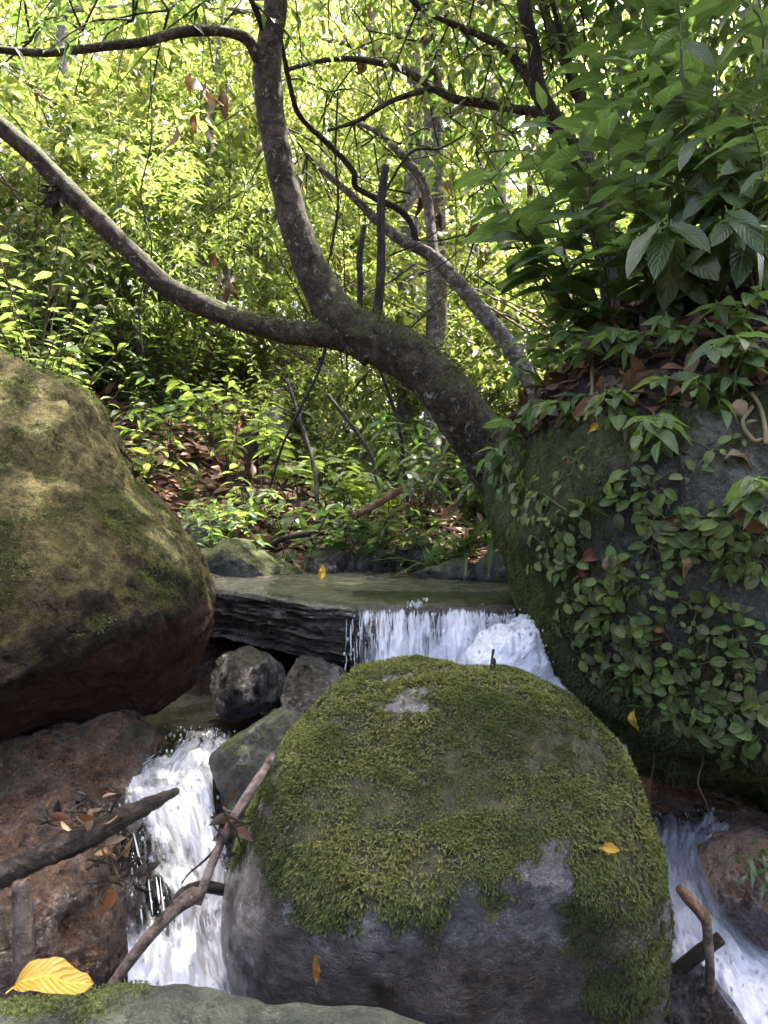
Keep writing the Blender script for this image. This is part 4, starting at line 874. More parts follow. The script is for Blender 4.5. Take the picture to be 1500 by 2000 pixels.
# canopy of the dark tree overhead, which keeps the stream in shade
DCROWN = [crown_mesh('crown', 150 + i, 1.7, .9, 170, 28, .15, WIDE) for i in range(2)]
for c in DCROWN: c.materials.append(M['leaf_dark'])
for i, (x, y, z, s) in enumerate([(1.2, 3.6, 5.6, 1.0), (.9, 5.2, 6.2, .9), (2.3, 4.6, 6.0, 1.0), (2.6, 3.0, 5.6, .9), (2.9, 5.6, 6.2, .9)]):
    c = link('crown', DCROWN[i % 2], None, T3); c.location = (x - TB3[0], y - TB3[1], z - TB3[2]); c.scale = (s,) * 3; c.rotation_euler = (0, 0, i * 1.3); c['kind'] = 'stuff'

# ------------------------------------------------------------------ plants with leaves one can pick apart
def leaf_mesh(kind, mat, nl=6, nw=2, fold=.25, droop=.25, petiole=.12):
    V, F, uv = leaf_template(kind, nl, nw, fold, droop, petiole); m = make_mesh('leaf', V, F, uv, {'rnd': np.zeros(len(V))}); m.materials.append(mat); return m
LEAF = {'big': [leaf_mesh('ovate', M['leaf_big'], 6, 2, f, dr) for f, dr in ((.15, .2), (.35, .35), (.2, .45))],
        'long': [leaf_mesh('oblong', M['leaf_big'], 6, 2, f, dr) for f, dr in ((.2, .35), (.35, .55))],
        'low': [leaf_mesh('ovate', M['leaf_low'], 4, 2, f, dr) for f, dr in ((.2, .2), (.35, .4))],
        'sun': [leaf_mesh('oblong', M['leaf_sun'], 4, 2, f, dr) for f, dr in ((.2, .3), (.35, .45))],
        'round': [leaf_mesh('round', M['leaf_creeper'], 6, 2, f, dr, .3) for f, dr in ((.15, .2), (.35, .35), (.1, .5))],
        'strap': [leaf_mesh('strap', M['leaf_strap'], 8, 1, .5, dr, 0) for dr in (.45, .8)],
        'lance': [leaf_mesh('lance', M['leaf_strap'], 5, 1, .3, dr, .05) for dr in (.3, .55)]}
def leaf_set(kind, root, base, P, D, U, S):
    ms = LEAF[kind]; k = np.arange(len(P)) % len(ms)
    for i, m in enumerate(ms):
        q = k == i
        if q.any(): leaf_objects('leaf', m, root, base, P[q], D[q], U[q], S[q])

def stem_plant(name, root_p, tips, label, cat, kind, per, size, r=.006, t0=.3, droop=.35, smat='stem', spread=1.0, group=None, bow=.12, up=.9):
    root_p = np.asarray(root_p); t_ = thing(name, root_p, label, cat, group); st = Acc(); PP = []
    for tip in tips:
        tip = np.asarray(tip); ln = np.linalg.norm(tip - root_p)
        m1 = root_p * .62 + tip * .38 + np.array([0, 0, bow * ln]) + RNG.normal(0, .03 * ln, 3); m2 = root_p * .3 + tip * .7 + np.array([0, 0, bow * ln * .9]) + RNG.normal(0, .03 * ln, 3)
        path = np.array([root_p, m1, m2, tip]); v, f, uv = tube(path, [r, r * .8, r * .6, r * .25], 6, 14, cap=False); st.add(v, f, uv, RNG.random())
        PP.append(stem_leaves(path, per, t0, spread, droop, size, RNG, up=up))
    st.part('stems', M[smat], t_, root_p)
    leaf_set(kind, t_, root_p, *[np.vstack(a) if a[0].ndim > 1 else np.concatenate(a) for a in zip(*PP)])
    return t_

# large leaved shrubs growing from the soil on the right boulder
def tips(L): return [at(*p) for p in L]
stem_plant('large_leaved_shrub', at(1165, 690, 2.75), tips([(950,335,2.55),(990,410,2.5),(1035,300,2.6),(1075,480,2.45),(1010,480,2.7)]), 'large leaved shrub reaching out left over the stream from the right boulder', 'shrub', 'big', 13, .17, .006, .25, .2)
stem_plant('large_leaved_shrub', at(1190, 680, 2.8), tips([(1060,215,2.7),(1120,270,2.6),(1180,215,2.8),(1150,400,2.5),(1110,360,2.9)]), 'large leaved shrub with pale green top leaves in front of the dark tree', 'shrub', 'big', 13, .17, .006, .2, .2)
stem_plant('large_leaved_shrub', at(1270, 640, 2.7), tips([(1230,110,2.7),(1290,190,2.6),(1240,320,2.45),(1330,330,2.5),(1200,470,2.4)]), 'tall large leaved shrub in the middle of the right hand thicket', 'shrub', 'big', 13, .18, .007, .2, .2)
stem_plant('large_leaved_shrub', at(1370, 610, 2.6), tips([(1330,40,2.6),(1400,150,2.5),(1370,260,2.4),(1440,330,2.35),(1300,430,2.3)]), 'tall shrub with big drooping leaves left of the right edge', 'shrub', 'long', 13, .21, .008, .3, .6)
stem_plant('large_leaved_shrub', at(1480, 600, 2.5), tips([(1440,-10,2.5),(1510,120,2.4),(1470,240,2.3),(1520,330,2.2),(1420,410,2.2)]), 'big leaved shrub cut off by the right edge of the picture', 'shrub', 'long', 13, .20, .008, .3, .5)
stem_plant('large_leaved_shrub', at(1330, 620, 3.1), tips([(1180,60,3.3),(1250,20,3.2),(1320,-30,3.1),(1150,140,3.4),(1270,260,3.0)]), 'shaded large leaved shrub at the back of the right hand thicket', 'shrub', 'big', 11, .2, .008, .35, .15)
stem_plant('large_leaved_shrub', at(1460, 600, 3.2), tips([(1400,-50,3.2),(1480,40,3.1),(1540,-20,3.1),(1380,200,3.0),(1500,280,2.9)]), 'shaded big leaved shrub at the back, in the top right corner', 'shrub', 'big', 11, .2, .008, .3, .15)
# low plants in the soil cap
for (x, y, d, L, lab) in [(1060,740,2.55,[(1010,670,2.5),(1000,720,2.4),(1080,690,2.4)],'low leafy plant at the left tip of the soil cap, above the creepers'),
    (1150,715,2.4,[(1100,640,2.35),(1180,650,2.3),(1130,680,2.25)],'low leafy plant with upturned pale leaves on the soil cap, left of the middle'),
    (1240,700,2.3,[(1190,640,2.25),(1260,650,2.2),(1230,670,2.15)],'low leafy plant on the soil cap below the tall shrubs'),
    (1340,690,2.2,[(1290,620,2.2),(1380,630,2.1),(1320,650,2.05)],'broad leaved seedling on the soil cap beside the curled brown leaves'),
    (1440,660,2.1,[(1400,590,2.1),(1480,570,2.0),(1450,620,1.95)],'broad leaved seedling on the soil cap near the right edge'),
    (1490,720,2.0,[(1440,690,1.95),(1500,690,1.9)],'seedling with large dull leaves hanging over the right boulder at the right edge'),
    (1020,860,2.5,[(985,820,2.45),(1040,810,2.4),(1000,860,2.35)],'small pale leaved plant at the shoulder of the right boulder'),
    (1120,800,2.35,[(1080,790,2.3),(1130,800,2.25),(1150,770,2.25)],'small round leaved plant on bare roots below the soil cap'),
    (1300,760,2.1,[(1290,740,2.05),(1320,810,2.0)],'small drooping plant rooted in the stone below the soil cap')]:
    p, _ = surf_at(RIG, x, y); tt = [p + (np.array(q) - p) * 1.0 for q in tips([(a, b, p[1] - .08 - (d - c) * .3) for a, b, c in L])]
    stem_plant('leafy_plant', p, tt, lab, 'plant', 'low', 7, .095, .003, .4, .25)

# creepers on the face of the right boulder
def creeper(clumps, label, size=.034, n=15):
    size *= .92; n = int(n * 1.45)
    p0, n0 = surf_at(RIG, *clumps[0][:2]); t_ = thing('creeper', p0, label, 'creeper', 'round leaved creepers on the right boulder'); st = Acc(); PP, DD, UU, SS = [], [], [], []
    pts = []
    for (x, y, r) in clumps:
        c, cn = surf_at(RIG, x, y); pts.append(c + cn * .008); m = int(n * (r / 40) ** 1.1)
        for k in range(max(5, m)):
            a, rr = RNG.random() * 6.28, r * math.sqrt(RNG.random()); q, qn = surf_at(RIG, x + rr * math.cos(a), y + rr * math.sin(a))
            out = unit(np.array([math.cos(a), 0, -math.sin(a)]) + RNG.normal(0, .5, 3) + np.array([0, 0, -.25])); out = unit(out - qn * np.dot(out, qn) + qn * .25)
            PP.append(q + qn * (.008 + .02 * RNG.random())); DD.append(out); UU.append(qn * .8 + np.array([0, 0, .75]) + RNG.normal(0, .25, 3)); SS.append(size * (.4 + .95 * RNG.random()))
            if k % 2 == 0:
                v, f, uv = tube([c + cn * .004, (c + q) / 2 + qn * .012, PP[-1]], [.0014, .0012, .001], 4, 6, cap=False); st.add(v, f, uv)
    for a, b in zip(pts[:-1], pts[1:]):
        mid_ = (a + b) / 2; pm, nm = surf_at(RIG, *proj(mid_[None])[0]); v, f, uv = tube([a, pm + nm * .01, b], [.0018] * 3, 5, 12, cap=False); st.add(v, f, uv)
    st.part('stems', M['stem'], t_, p0); leaf_set('round', t_, p0, np.array(PP), np.array(DD), np.array(UU), np.array(SS))
creeper([(995,905,35),(1000,950,32),(1040,960,25),(1030,1000,20)], 'creeper tumbling over the upper left shoulder of the right boulder', .036)
creeper([(1060,1010,22),(1090,1030,28),(1075,1070,35),(1115,1050,28),(1110,1105,30)], 'creeper down the left side of the boulder face, left of the curled brown leaves', .034)
creeper([(1160,1130,32),(1200,1150,30),(1250,1130,35),(1215,1110,25)], 'creeper clump just below the curled brown leaves on the boulder', .036)
creeper([(1165,1190,45),(1215,1195,50),(1185,1235,48),(1240,1240,35)], 'densest bright green creeper clump in the middle of the boulder face', .037, 17)
creeper([(1225,1290,40),(1260,1300,42),(1240,1330,35),(1285,1320,25)], 'creeper clump at the lower left of the boulder face, above the mossy rim', .036)
creeper([(1240,925,28),(1230,975,30),(1270,960,30),(1275,1000,24)], 'creeper clump high on the boulder beside the pale fern', .038)
creeper([(1300,1020,40),(1350,1050,42),(1390,1030,38),(1330,1080,35),(1280,1060,30)], 'dull green creeper spread across the upper middle of the boulder', .038)
creeper([(1430,1020,35),(1470,1040,35),(1440,1080,35),(1400,1090,35),(1480,1100,25)], 'greyish creeper below the pale dead leaf at the right edge', .042, 13)
creeper([(1330,1170,20),(1360,1200,25),(1350,1230,20)], 'small sparse creeper tuft right of the densest clump', .03, 10)
creeper([(1440,1220,30),(1470,1260,30),(1430,1295,35),(1455,1335,28)], 'brownish creeper strung down the right edge of the boulder face', .034, 13)
creeper([(1370,1360,40),(1400,1370,38),(1350,1395,28),(1420,1400,25)], 'low bushy creeper rosette near the foot of the boulder', .036)
creeper([(1305,1385,28),(1335,1400,22),(1320,1360,20)], 'small creeper with a drooping leaf at the foot of the boulder', .04, 10)
creeper([(1470,1385,25),(1485,1430,35),(1450,1440,30),(1410,1460,22)], 'round leaved creeper hanging at the lower right corner of the boulder face', .04, 12)
for (x, y, lab) in [(1150, 985, 'pale fern sprig on the mossy part of the right boulder'), (1375, 1170, 'small pale fern on bare stone right of the creeper clumps'), (1260, 1380, 'short fern hanging above the dark hollow under the boulder')]:
    p, n_ = surf_at(RIG, x, y); t_ = thing('fern', p, lab, 'fern'); acc = Acc()
    for k in range(5):
        a = -.3 + k * .7 + RNG.normal(0, .2); d_ = unit(np.array([math.cos(a), -.3, math.sin(a) * .8])); ln = .05 + .03 * RNG.random(); s_ = np.linspace(.1, 1, 12)
        P = p + n_ * .01 + d_ * s_[:, None] * ln + np.array([0, 0, -.02]) * (s_ ** 2)[:, None]; side = unit(np.cross(d_, n_))
        for sg in (-1, 1): acc.add(*scatter(diamond_leaf(.2), P, np.tile(side * sg + d_ * .5, (12, 1)), np.tile(n_, (12, 1)) + .01, .016 * np.sin(np.pi * (s_ * .85 + .1)), RNG.random(12)))
    acc.part('fronds', M['fern'], t_, p)

# ------------------------------------------------------------------ the bank behind the pool
bank_plants = [(330,1000,4.6,'left end of the bank, just above the left boulder'),(400,990,4.8,'bank above the moss topped rock'),(470,1010,4.8,'bank left of the fallen sticks'),(350,950,5.2,'foot of the red leaf litter'),(440,950,5.3,'edge of the red leaf litter, second row'),
    (540,1020,4.8,'bank over the dark rock at the waterline'),(600,1000,4.9,'bank behind the upright yellow leaf'),(660,1030,4.8,'bank over the middle of the pool'),(720,1010,4.9,'bank right of the fallen sticks'),(770,1040,4.7,'bank next to the strap leaved plants'),
    (560,950,5.4,'slope between the saplings'),(680,950,5.3,'slope under the leaning trunk'),(800,980,5.0,'bank below the trunk foot'),(860,930,4.9,'ground beside the foot of the leaning tree')]
for (x, y, d, where) in bank_plants:
    r0 = at(x, y, d); r0[2] = max(gz(r0[0], d), 1.2); tt = [r0 + np.array([RNG.normal(0, .22), RNG.normal(-.08, .15), .22 + .25 * RNG.random()]) for _ in range(6)]
    stem_plant('bank_shrub', r0, tt, 'low green leafy shrub on the ' + where if 'ground' not in where and 'slope' not in where and 'foot' not in where else 'low green leafy shrub at the ' + where, 'shrub', 'low', 8, .10, .004, .3, .3, 'stem_brown', group='low shrubs along the bank')
for (x, y, d, h, k, where) in [(520,900,6.0,.9,5,'with a whorl of leaves above the squat mossy rock'),(575,880,5.8,.75,4,'with several red brown stems below the forked limb'),(640,900,5.6,.7,4,'standing under the trunk of the leaning tree'),(690,920,5.6,.55,4,'right of the bare slanting branch'),(470,880,6.4,.85,4,'at the top of the red leaf litter'),(760,930,5.5,.5,4,'left of the trunk foot'),(420,860,6.8,.8,4,'behind the red leaf litter')]:
    r0 = at(x, y, d); r0[2] = gz(r0[0], d); tt = [r0 + np.array([RNG.normal(0, .22 * h), RNG.normal(-.05, .15), h * (.7 + .4 * RNG.random())]) for _ in range(k)]
    stem_plant('sapling', r0, tt, 'bright sunlit sapling ' + where, 'sapling', 'sun', 10, .15, .006, .6, .25, 'stem_brown')
for (x, y, d, n, ln, kind, where) in [(845,1085,4.45,26,.30,'strap','leftmost, with a reddish heart'),(905,1060,4.4,30,.34,'strap','in the middle of the three'),(960,1040,4.3,30,.36,'strap','against the right boulder'),
    (830,960,4.7,34,.16,'lance','below the trunk foot, left of its neighbour'),(900,975,4.6,36,.16,'lance','below the trunk foot, above the strap leaves'),(780,900,5.0,30,.17,'lance','in the sun left of the trunk foot'),(950,970,4.3,36,.15,'lance','in the shade beside the right boulder')]:
    r0 = at(x, y + 25, d); t_ = thing('strap_leaved_plant' if kind == 'strap' else 'narrow_leaved_plant', r0, ('tufted strap leaved plant at the back of the pool, ' if kind == 'strap' else 'narrow leaved plant ') + where, 'plant')
    if kind == 'strap':
        az = RNG.random(n) * 6.28; el = .35 + .9 * RNG.random(n); D = np.stack([np.cos(az) * np.cos(el), np.sin(az) * np.cos(el), np.sin(el)], 1)
        leaf_set('strap', t_, r0, np.tile(r0, (n, 1)) + RNG.normal(0, .015, (n, 3)), D, np.tile([0, 0, 1.0], (n, 1)) + RNG.normal(0, .1, (n, 3)), ln * (.6 + .6 * RNG.random(n)))
        v, f, uv = tube([r0 + [0, 0, -.08], r0 + [0, 0, .02]], [.02, .012], 7); part('heart', v, f, M['stem_brown'], t_, r0)
    else:
        bpy.data.objects.remove(t_); tt = [r0 + np.array([RNG.normal(0, .18), RNG.normal(-.06, .1), .16 + .22 * RNG.random()]) for _ in range(6)]
        stem_plant('narrow_leaved_plant', r0, tt, 'narrow leaved plant ' + where, 'plant', 'lance', n // 6 + 3, ln, .003, .25, .4)

# leaf litter, fallen sticks, hanging vines
n = 9000; x = RNG.uniform(-4.5, 1.6, n); y = 4.75 + 5.5 * RNG.random(n) ** 1.3; z = ground_z(x, y) + .012 + .03 * RNG.random(n)
acc = Acc(); acc.add(*scatter(OV, np.stack([x, y, z], 1), RNG.normal(0, 1, (n, 3)) * [1, 1, .25], np.array([0, 0, 1.0]) + RNG.normal(0, .35, (n, 3)), .09 + .10 * RNG.random(n), RNG.random(n)))
tag(acc.part('leaf_litter', M['litter'], smooth_shade=False), 'reddish brown fallen leaves carpeting the slope', 'leaf litter', kind='stuff')
P, fi, b = sample_surface(RIG[0], RIG[1], right_attr(RIG[0], RIG[2], RIG[3])['soil'] * (RIG[2][:, 1] < .3) * (RIG[3][:, 0] < 1600), 1300)
acc = Acc(); Nn = RIG[2][RIG[1][fi, 0]]; acc.add(*scatter(OV, P + Nn * .01, RNG.normal(0, 1, (1300, 3)) + Nn * .2 + np.array([0, 0, -.3]), Nn + RNG.normal(0, .4, (1300, 3)), .04 + .07 * RNG.random(1300), RNG.random(1300)))
tag(acc.part('soil_litter', M['dry'], smooth_shade=False), 'dark rotting leaves and bits strewn over the soil cap of the right boulder', 'leaf litter', kind='stuff')
def stick(name, pts, mat, label, cat='stick', segs=8, rough=.15, seed=1, n=None):
    P = np.array([at(p[0], p[1], p[3]) for p in pts]); R = np.array([p[2] * .5 * p[3] / FPX for p in pts]); b = P[P[:, 2].argmin()]
    v, f, uv = tube(P, R, segs, n or len(P) * 8, rough, seed); o = part(name, v, f, M[mat], None, b, uv); return tag(o, label, cat)
for i, (pts, lab) in enumerate([([(690,1010,16,4.7),(760,970,15,4.8),(830,930,13,5.0)], 'pale fallen stick slanting up the bank below the trunk'), ([(760,1010,12,4.75),(820,970,10,4.9),(860,940,8,5.0)], 'thinner fallen stick lying beside the pale one'),
    ([(500,1080,10,4.8),(560,1050,12,4.8),(640,1040,10,4.8)], 'dark stick lying along the bank above the waterline'), ([(740,960,9,5.3),(720,880,8,5.4),(640,770,7,5.5)], 'thin dead stem leaning among the saplings'), ([(620,980,8,5.2),(610,900,8,5.4),(560,740,7,5.6)], 'brown upright stem beside the forked sapling'),
    ([(800,1020,7,4.9),(780,840,7,5.0),(735,700,6,4.9)], 'dark curved stem rising below the leaning trunk')]):
    stick('fallen_stick', pts, 'wood_tan' if i < 2 else 'bark_dark', lab, seed=20 + i)
for i, (x0, d, y1, lab) in enumerate([(290, 4.6, 700, 'thin vine hanging left of the forked limb'), (655, 4.9, 560, 'thin vine hanging right of the forked limb'), (700, 6.0, 640, 'thin vine hanging in front of the bright gap'), (890, 5.6, 600, 'thin vine hanging beside the twisted grey tree'), (925, 6.4, 620, 'thin vine hanging left of the pale trunk'), (235, 5.4, 640, 'thin vine hanging over the left slope')]):
    P = np.array([at(x0 + RNG.normal(0, 14), yy, d) for yy in np.linspace(-150, y1, 9)]); v, f, uv = tube(P, np.full(9, .003 if i else .005), 5, 50); tag(part('hanging_vine', v, f, M['bark_dark'], None, P[-1], uv), lab, 'vine')

# ------------------------------------------------------------------ fallen leaves one can point to
def fallen_leaf(pos, D, U, size, mat, label, kind='ovate', fold=.5, droop=.5, width=1.0, curl=.0):
    V, F, uv = leaf_template(kind, 10, 3, fold, droop, .1); V = V * np.array([width, 1, 1]); V[:, 2] += curl * np.sin(V[:, 1] * 5) * .12 + .03 * np.sin(V[:, 1] * 17 + V[:, 0] * 9)
    W = scatter((V, F, uv), np.array([pos]), np.array([D]), np.array([U]), [size], np.array([RNG.random()]))
    o = part('fallen_leaf', W[0], W[1], M[mat], None, pos, uv, {'rnd': W[3]}); return tag(o, label, 'leaf', 'fallen leaves')
p, n_ = surf_at(NEAR, 90, 1918); fallen_leaf(at(25, 1930, 1.14), [1, .12, .06], [-.1, -.42, 1], .112, 'yellow', 'large bright yellow leaf lying on the near rock at the lower left', 'oblong', .3, -.05, 1.25, 1.2)
p, n_ = surf_at(MID, 622, 1905); fallen_leaf(p + n_ * .012 + [0, 0, .05], [.12, -.2, -1], [.6, -1, 0], .062, 'yellow_spot', 'slim yellow leaf hanging on the bare front of the mossy boulder', 'lance', .6, .1, 1.1)
p, n_ = surf_at(MID, 1158, 1650); fallen_leaf(p + n_ * .02, [1, -.1, .0], n_ + np.array([0, 0, .3]), .042, 'yellow', 'small curled yellow leaf caught in the moss on the right of the boulder', 'ovate', .6, .3, 1.2, 1)
fallen_leaf(at(628, 1130, 4.15) , [.1, 0, 1], [0, -1, .1], .075, 'yellow', 'yellow leaf standing upright on the water covered ledge', 'ovate', .9, .1, 1.2, .5)
fallen_leaf(at(410, 1128, 4.05), [1, .1, .1], [0, -.5, 1], .05, 'dry_red', 'tiny red leaf at the left end of the ledge', 'ovate', .5, .3, 1, 1)
for (x, y, dx, dz, s, mat, lab) in [(1150,1090,.9,.35,.10,'dry_red','big curled reddish leaf in the middle of the boulder face'),(1140,1100,.5,-.4,.07,'dry_red','crumpled leaf under the big curled reddish one'),(1195,1080,.2,-1,.07,'dry_pale','pointed tan leaf hanging beside the big curled reddish one'),(1205,1080,.5,-.6,.06,'dry_pale','papery pale leaf right of the pointed tan one'),
    (1270,1225,.9,.4,.06,'dry_red','orange brown leaf stuck right of the densest creeper clump'),(1040,840,.1,-1,.06,'dry_red','folded rust leaf at the shoulder of the right boulder'),(1160,850,1,.3,.06,'yellow_spot','yellow brown leaf lying below the soil cap'),(1120,905,.2,-.6,.03,'dry_red','small orange leaf scrap on the mossy face'),
    (1230,780,.4,-.9,.06,'dry_red','torn orange leaf dangling from the soil cap'),(1250,760,1,.2,.11,'dry','curled dark brown leaf along the soil cap edge'),(1290,905,1,.4,.09,'dry','grey brown leaf stuck high on the boulder face'),(1240,880,.2,.9,.05,'dry','upright brown leaf beside the root on the boulder'),
    (1420,905,1,-.1,.11,'dry_pale','long pale pinkish dead leaf near the right edge of the boulder'),(1350,560,1,.2,.14,'dry_red','large brown leaf on the soil at the top of the right boulder'),(1380,575,.8,-.5,.10,'dry_red','second large brown leaf on the soil, below the first'),(1410,525,1,.2,.10,'dry_pale','pale curled leaf at the very top of the soil cap'),
    (1260,670,.9,.1,.08,'dry','brown leaf under the low plants of the soil cap'),(1140,745,.9,.5,.07,'dry_red','orange leaf leaning among the small roots'),(1440,785,-.3,-1,.09,'dry_pale','narrow tan leaf hanging beside the pale roots'),(1330,1080,.3,-1,.06,'dry_pale','split pale leaf among the dull creeper'),(1310,1010,.9,.2,.08,'dry_red','crumpled rust leaf above the dull creeper'),(1490,1020,-1,.2,.09,'dry','brown leaf at the right edge above the greyish creeper'),(1245,1385,.05,-1,.06,'yellow_spot','narrow yellowing leaf hanging at the foot of the boulder')]:
    p, n_ = surf_at(RIG, x, y); fallen_leaf(p + n_ * .018, np.array([dx, -.1, dz]), n_ + RNG.normal(0, .3, 3), s * 1.05, mat, lab, 'ovate', .3 + .5 * RNG.random(), .1 + .5 * RNG.random(), .75 + .35 * RNG.random(), 1.5)
# roots hanging on the right boulder
for i, (pts, lab) in enumerate([([(1468,770),(1485,800),(1490,840),(1500,870)],'pale root hanging near the right edge below the soil cap'),([(1465,800),(1455,830),(1470,860),(1490,868)],'looped pale root beside the hanging one'),([(1158,700),(1162,740),(1160,790),(1150,830)],'pale stem rising from exposed roots on the boulder'),([(1330,800),(1325,900),(1328,990)],'thin dark root running down the boulder face')]):
    P = np.array([(lambda q: q[0] + q[1] * .012)(surf_at(RIG, *p)) for p in pts]); v, f, uv = tube(P, np.full(len(P), .006 if i < 3 else .003), 6, 30, .2, i); tag(part('hanging_root', v, f, M['root' if i < 3 else 'bark_dark'], None, P[-1], uv), lab, 'root')
for i, (x, y0, y1, d) in enumerate([(1268, 1440, 1612, 2.3), (1365, 1470, 1580, 2.2)]):
    P = np.array([at(x + 10 * t_ + 7 * math.sin(t_ * 7 + i), y0 + (y1 - y0) * t_, d + .03 * math.sin(t_ * 5)) for t_ in np.linspace(0, 1, 8)]); v, f, uv = tube(P, np.linspace(.003, .0012, 8), 5, 30, .4, i); tag(part('hanging_root', v, f, M['stem_brown'], None, P[-1], uv), ['longer', 'shorter'][i] + ' thin root hanging in the dark hollow under the right boulder', 'root')

# ------------------------------------------------------------------ wood in the stream
log = stick('driftwood_log', [(-120,1775,50,1.70),(0,1712,50,1.76),(60,1684,44,1.79),(100,1665,47,1.82),(170,1632,43,1.86),(230,1602,40,1.92),(290,1573,30,2.02),(345,1545,14,2.14)], 'wood_dark', 'dark rough log lying across the left cascade', 'log', 40, .34, 41, 140)
stick('driftwood_log', [(42,1722,34,1.74),(44,1790,38,1.74),(46,1860,40,1.74),(44,1980,40,1.74)], 'wood_pale', 'short upright brown log below the dark log at the left edge', 'log', 14, .08, 42, 40)
br = stick('driftwood_branch', [(205,1945,20,1.68),(262,1865,23,1.71),(310,1808,24,1.74),(345,1773,27,1.77),(378,1750,33,1.80),(390,1754,16,1.81)], 'wood_pale', 'wet bent branch reaching from the near rock up beside the mossy boulder', 'branch', 14, .10, 43, 60)
bb = np.array(br.location)
def sub_limb(pts, name, mat, seed):
    P = np.array([at(p[0], p[1], p[3]) for p in pts]); R = np.array([p[2] * .5 * p[3] / FPX for p in pts]); v, f, uv = tube(P, R, 12, len(P) * 9, .12, seed); part(name, v, f, M[mat], br, bb, uv)
sub_limb([(384,1765,20,1.80),(396,1735,18,1.81),(415,1685,17,1.83),(440,1628,17,1.86),(470,1575,19,1.90),(500,1530,20,1.95),(535,1478,20,2.02)], 'upper_limb', 'wood_pale', 44)
sub_limb([(340,1775,30,1.84),(360,1745,26,1.9),(395,1732,24,1.98),(440,1738,22,2.02)], 'side_limb', 'wood_dark', 45)
sub_limb([(440,1640,6,1.95),(400,1680,5,1.93),(370,1705,4,1.9),(355,1725,3,1.88)], 'twig', 'bark_dark', 46)
sub_limb([(450,1625,7,1.95),(425,1650,5,1.93),(410,1672,3,1.9)], 'twig', 'bark_dark', 47)
def debris(name, centre, n, r, label, ln=.07, seed=1):
    c = at(*centre); t_ = thing(name, c, label, 'debris'); 
    for i in range(n):
        p = c + RNG.normal(0, 1, 3) * r; d_ = unit(RNG.normal(0, 1, 3) * [1, .5, .8]); m = ['dry', 'dry', 'bark_dark', 'dry_red', 'dry', 'dry_pale', 'dry', 'bark_dark'][(i // 2) % 8]
        if i % 2:
            V, F, uv = leaf_template('lance', 6, 1, .6, .3); V = V * [1.6, 1, 1]; W = scatter((V, F, uv), p[None], d_[None], RNG.normal(0, 1, (1, 3)), [ln * (.6 + .8 * RNG.random())], RNG.random(1)); part('dead_leaf', W[0], W[1], M[m], t_, c, uv, {'rnd': W[3]})
        else:
            v, f, uv = tube([p - d_ * ln * .6, p, p + d_ * ln * .6], [.0025, .003, .0015], 5, 6); part('twig', v, f, M['bark_dark'], t_, c, uv)
debris('debris_clump', (165,1596,1.86), 30, np.array([.05, .03, .02]), 'tangle of dead leaves and twigs resting on top of the dark log', .045)
debris('debris_clump', (225,1690,1.86), 30, np.array([.04, .03, .04]), 'wet dead leaves and twigs caught under the dark log in the cascade', .05)
debris('debris_clump', (450,1618,1.85), 20, np.array([.02, .02, .03]), 'bits of bark and leaves lodged on the bent branch', .05)
rs = stick('broken_stick', [(1372,1782,18,1.9),(1379,1800,19,1.9),(1384,1850,18,1.91),(1387,1900,18,1.92),(1387,1950,19,1.93)], 'wood_pale', 'crooked broken stick standing in the right cascade', 'stick', 12, .10, 51, 50)
P = np.array([at(*p) for p in [(1326,1734,1.9),(1343,1752,1.9),(1360,1772,1.9),(1376,1792,1.9),(1380,1808,1.9)]]); v, f, uv = tube(P, np.array([8, 11, 11, 12, 8]) * 1.9 / FPX, 14, 36, .28, 53); part('broken_end', v, f, M['wood_tan'], rs, np.array(rs.location), uv)
stick('broken_stick', [(1408,1832,26,1.97),(1375,1855,28,1.98),(1340,1882,28,2.0),(1300,1915,26,2.03)], 'wood_dark', 'dark stick slanting into the right cascade behind the standing one', 'stick', 10, .12, 52, 30)
cd = at(958, 1300, 2.02); t_ = thing('dried_stalk', cd, 'dark withered stalk poking up from the top of the mossy boulder', 'stalk')
v, f, uv = tube([cd + [0, 0, -.01], cd + [.004, 0, .02], cd + [.008, 0, .042]], [.002, .0025, .004], 6, 10); part('stem', v, f, M['bark_dark'], t_, cd, uv)
V, F, uv = leaf_template('ovate', 6, 2, .9, .3); W = scatter((V, F, uv), (cd + [.006, -.004, .022])[None], np.array([[.1, -.3, -1.0]]), np.array([[0, -1, .2]]), [.028], np.array([.2])); part('dead_leaf', W[0], W[1], M['dry'], t_, cd, uv, {'rnd': W[3]})
# leafy sprig at the lower right
r0 = at(1500, 1690, 2.0); stem_plant('leafy_plant', r0, tips([(1445,1680,1.95),(1480,1650,1.95),(1495,1720,1.9),(1460,1710,1.92)]), 'narrow leaved sprig growing on the wet rock at the right edge', 'plant', 'lance', 6, .05, .002, .2, .3)

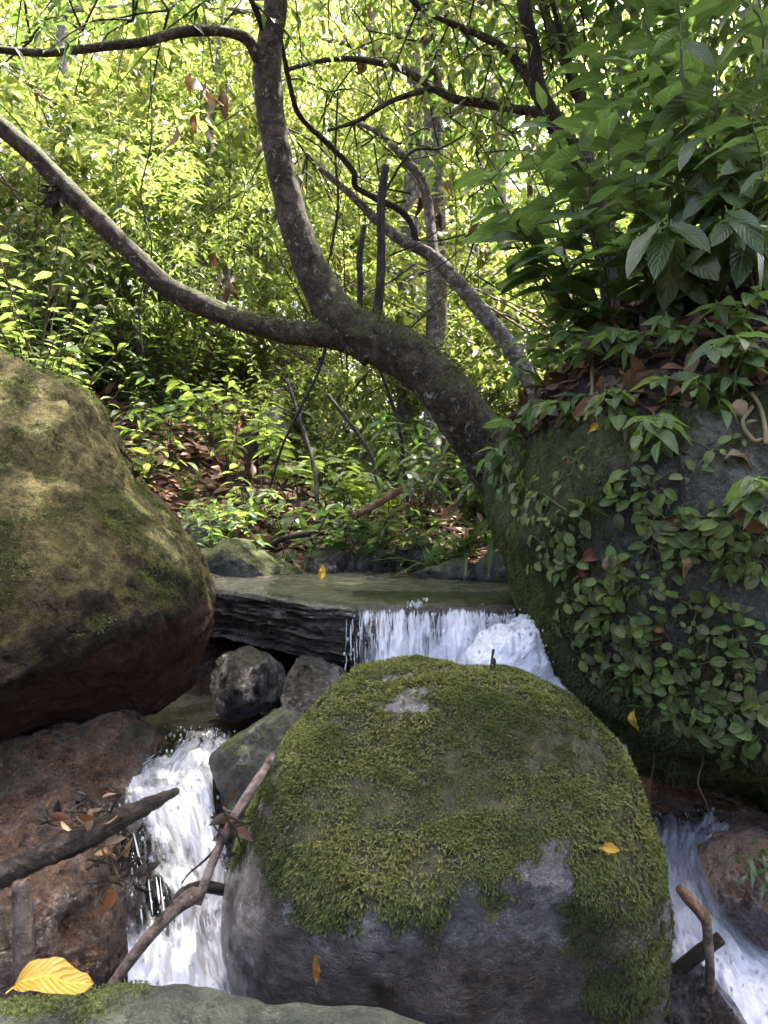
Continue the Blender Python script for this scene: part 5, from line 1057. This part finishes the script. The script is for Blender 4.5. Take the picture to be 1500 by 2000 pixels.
# withered leaf bunches hanging in the forest
for (x, y, d, lab) in [(850,390,6.5,'beside the twisted grey trunk'),(1040,440,6.0,'left of the large leaved shrubs'),(440,560,5.6,'above the left limb near the fork'),(710,60,5.5,'at the top between the branches'),(390,215,5.0,'left of the upright limb'),(935,455,7.5,'in front of the bright gap')]:
    c = at(x, y, d); t_ = thing('withered_leaf_bunch', c, 'bunch of brown withered leaves hanging ' + lab, 'dead leaves'); tl = leaf_template('ovate', 4, 1, .8, .5)
    for k in range(9):
        W = scatter(tl, (c + RNG.normal(0, 1, 3) * [.07, .07, .12])[None], np.array([[RNG.normal(0, .35), RNG.normal(0, .35), -1]]), RNG.normal(0, 1, (1, 3)), [.10 + .08 * RNG.random()], RNG.random(1)); part('dead_leaf', W[0], W[1], M['dry'], t_, c, tl[2], {'rnd': W[3]})
    v, f, uv = tube([c + [0, 0, 1.6], c + [.03, 0, .7], c + [0, 0, -.1]], [.003, .003, .002], 5, 14); part('stem', v, f, M['bark_dark'], t_, c, uv)


for i, (x, y, d, where) in enumerate([(250,890,6.0,'at the left end of the leaf litter'),(330,850,6.6,'in the middle of the leaf litter'),(400,800,7.2,'at the head of the leaf litter'),(480,930,5.6,'below the squat mossy rock'),(300,790,7.4,'between the litter and the thicket'),(620,960,5.2,'beside the thin dead stem'),(440,840,6.6,'right of the leaf litter'),(560,830,6.8,'behind the red stemmed sapling'),(700,860,6.2,'under the bend of the leaning trunk')]):
    r0 = at(x, y, d); r0[2] = gz(r0[0], d); tt = [r0 + np.array([RNG.normal(0, .25), RNG.normal(-.08, .2), .25 + .4 * RNG.random()]) for _ in range(6)]
    stem_plant('seedling', r0, tt, 'loose green seedling on the slope ' + where, 'seedling', 'sun' if i % 3 == 0 else 'low', 8, .13, .004, .25, .3, 'stem_brown')
for i in range(22):
    px_ = RNG.uniform(200, 760); d = RNG.uniform(5.6, 8.5); shrub('slope_herb', (px_ - 750) * d / FPX, d, 'small leafy herb growing through the leaf litter on the slope', 'herbs among the leaf litter', i, .22 + .2 * RNG.random())
# more plants and creeper tufts spilling down the right boulder
for (x, y, L, kind, lab) in [(985,880,[(950,900),(970,930),(1010,915)],'low','leafy plant drooping over the left shoulder of the right boulder'),(1075,790,[(1040,800),(1090,830),(1110,790)],'low','leafy plant just left of the exposed roots'),(1190,770,[(1160,800),(1210,820),(1220,770)],'low','leafy plant right of the exposed roots'),(1390,740,[(1360,760),(1410,800),(1430,740)],'low','leafy plant above the pale dead leaf'),
    (1270,820,[(1250,850),(1290,860),(1300,830)],'low','leafy plant above the high creeper clump'),(1480,960,[(1450,980),(1490,1010),(1470,940)],'low','leafy plant at the right edge between two creepers'),(1430,700,[(1390,680),(1460,720),(1440,660)],'big','broad leaved plant at the right end of the soil cap'),(1200,640,[(1150,610),(1220,600),(1180,650)],'big','broad leaved plant at the feet of the tall shrubs'),(1090,680,[(1040,640),(1100,630),(1060,690)],'big','broad leaved plant at the left end of the soil cap'),(1320,590,[(1280,560),(1350,550),(1310,600)],'big','broad leaved plant at the top of the soil cap')]:
    p, n_ = surf_at(RIG, x, y); tt = [at(a, b, p[1] - .10 - .06 * RNG.random()) for a, b in L]
    stem_plant('leafy_plant', p, tt, lab, 'plant', kind, 7, .085 if kind == 'low' else .12, .003, .3, .25)
creeper([(1130,900,14),(1100,940,12),(1060,960,14),(1140,1010,12)], 'few scattered creeper leaves on the mossy upper face', .03, 9)
creeper([(1330,860,16),(1390,880,18),(1350,930,18),(1450,850,14)], 'sparse creeper near the pale roots on the upper face', .032, 10)
creeper([(1310,1130,16),(1290,1180,14),(1320,1260,16),(1290,1250,12)], 'scattered creeper leaves on the bare middle of the face', .03, 9)
creeper([(1390,1240,16),(1380,1290,14),(1340,1300,16),(1400,1180,12)], 'scattered creeper leaves left of the brownish strand', .03, 9)
creeper([(1110,1170,16),(1100,1215,14),(1140,1270,18),(1160,1310,14)], 'scattered creeper leaves along the mossy left rim of the face', .03, 10)
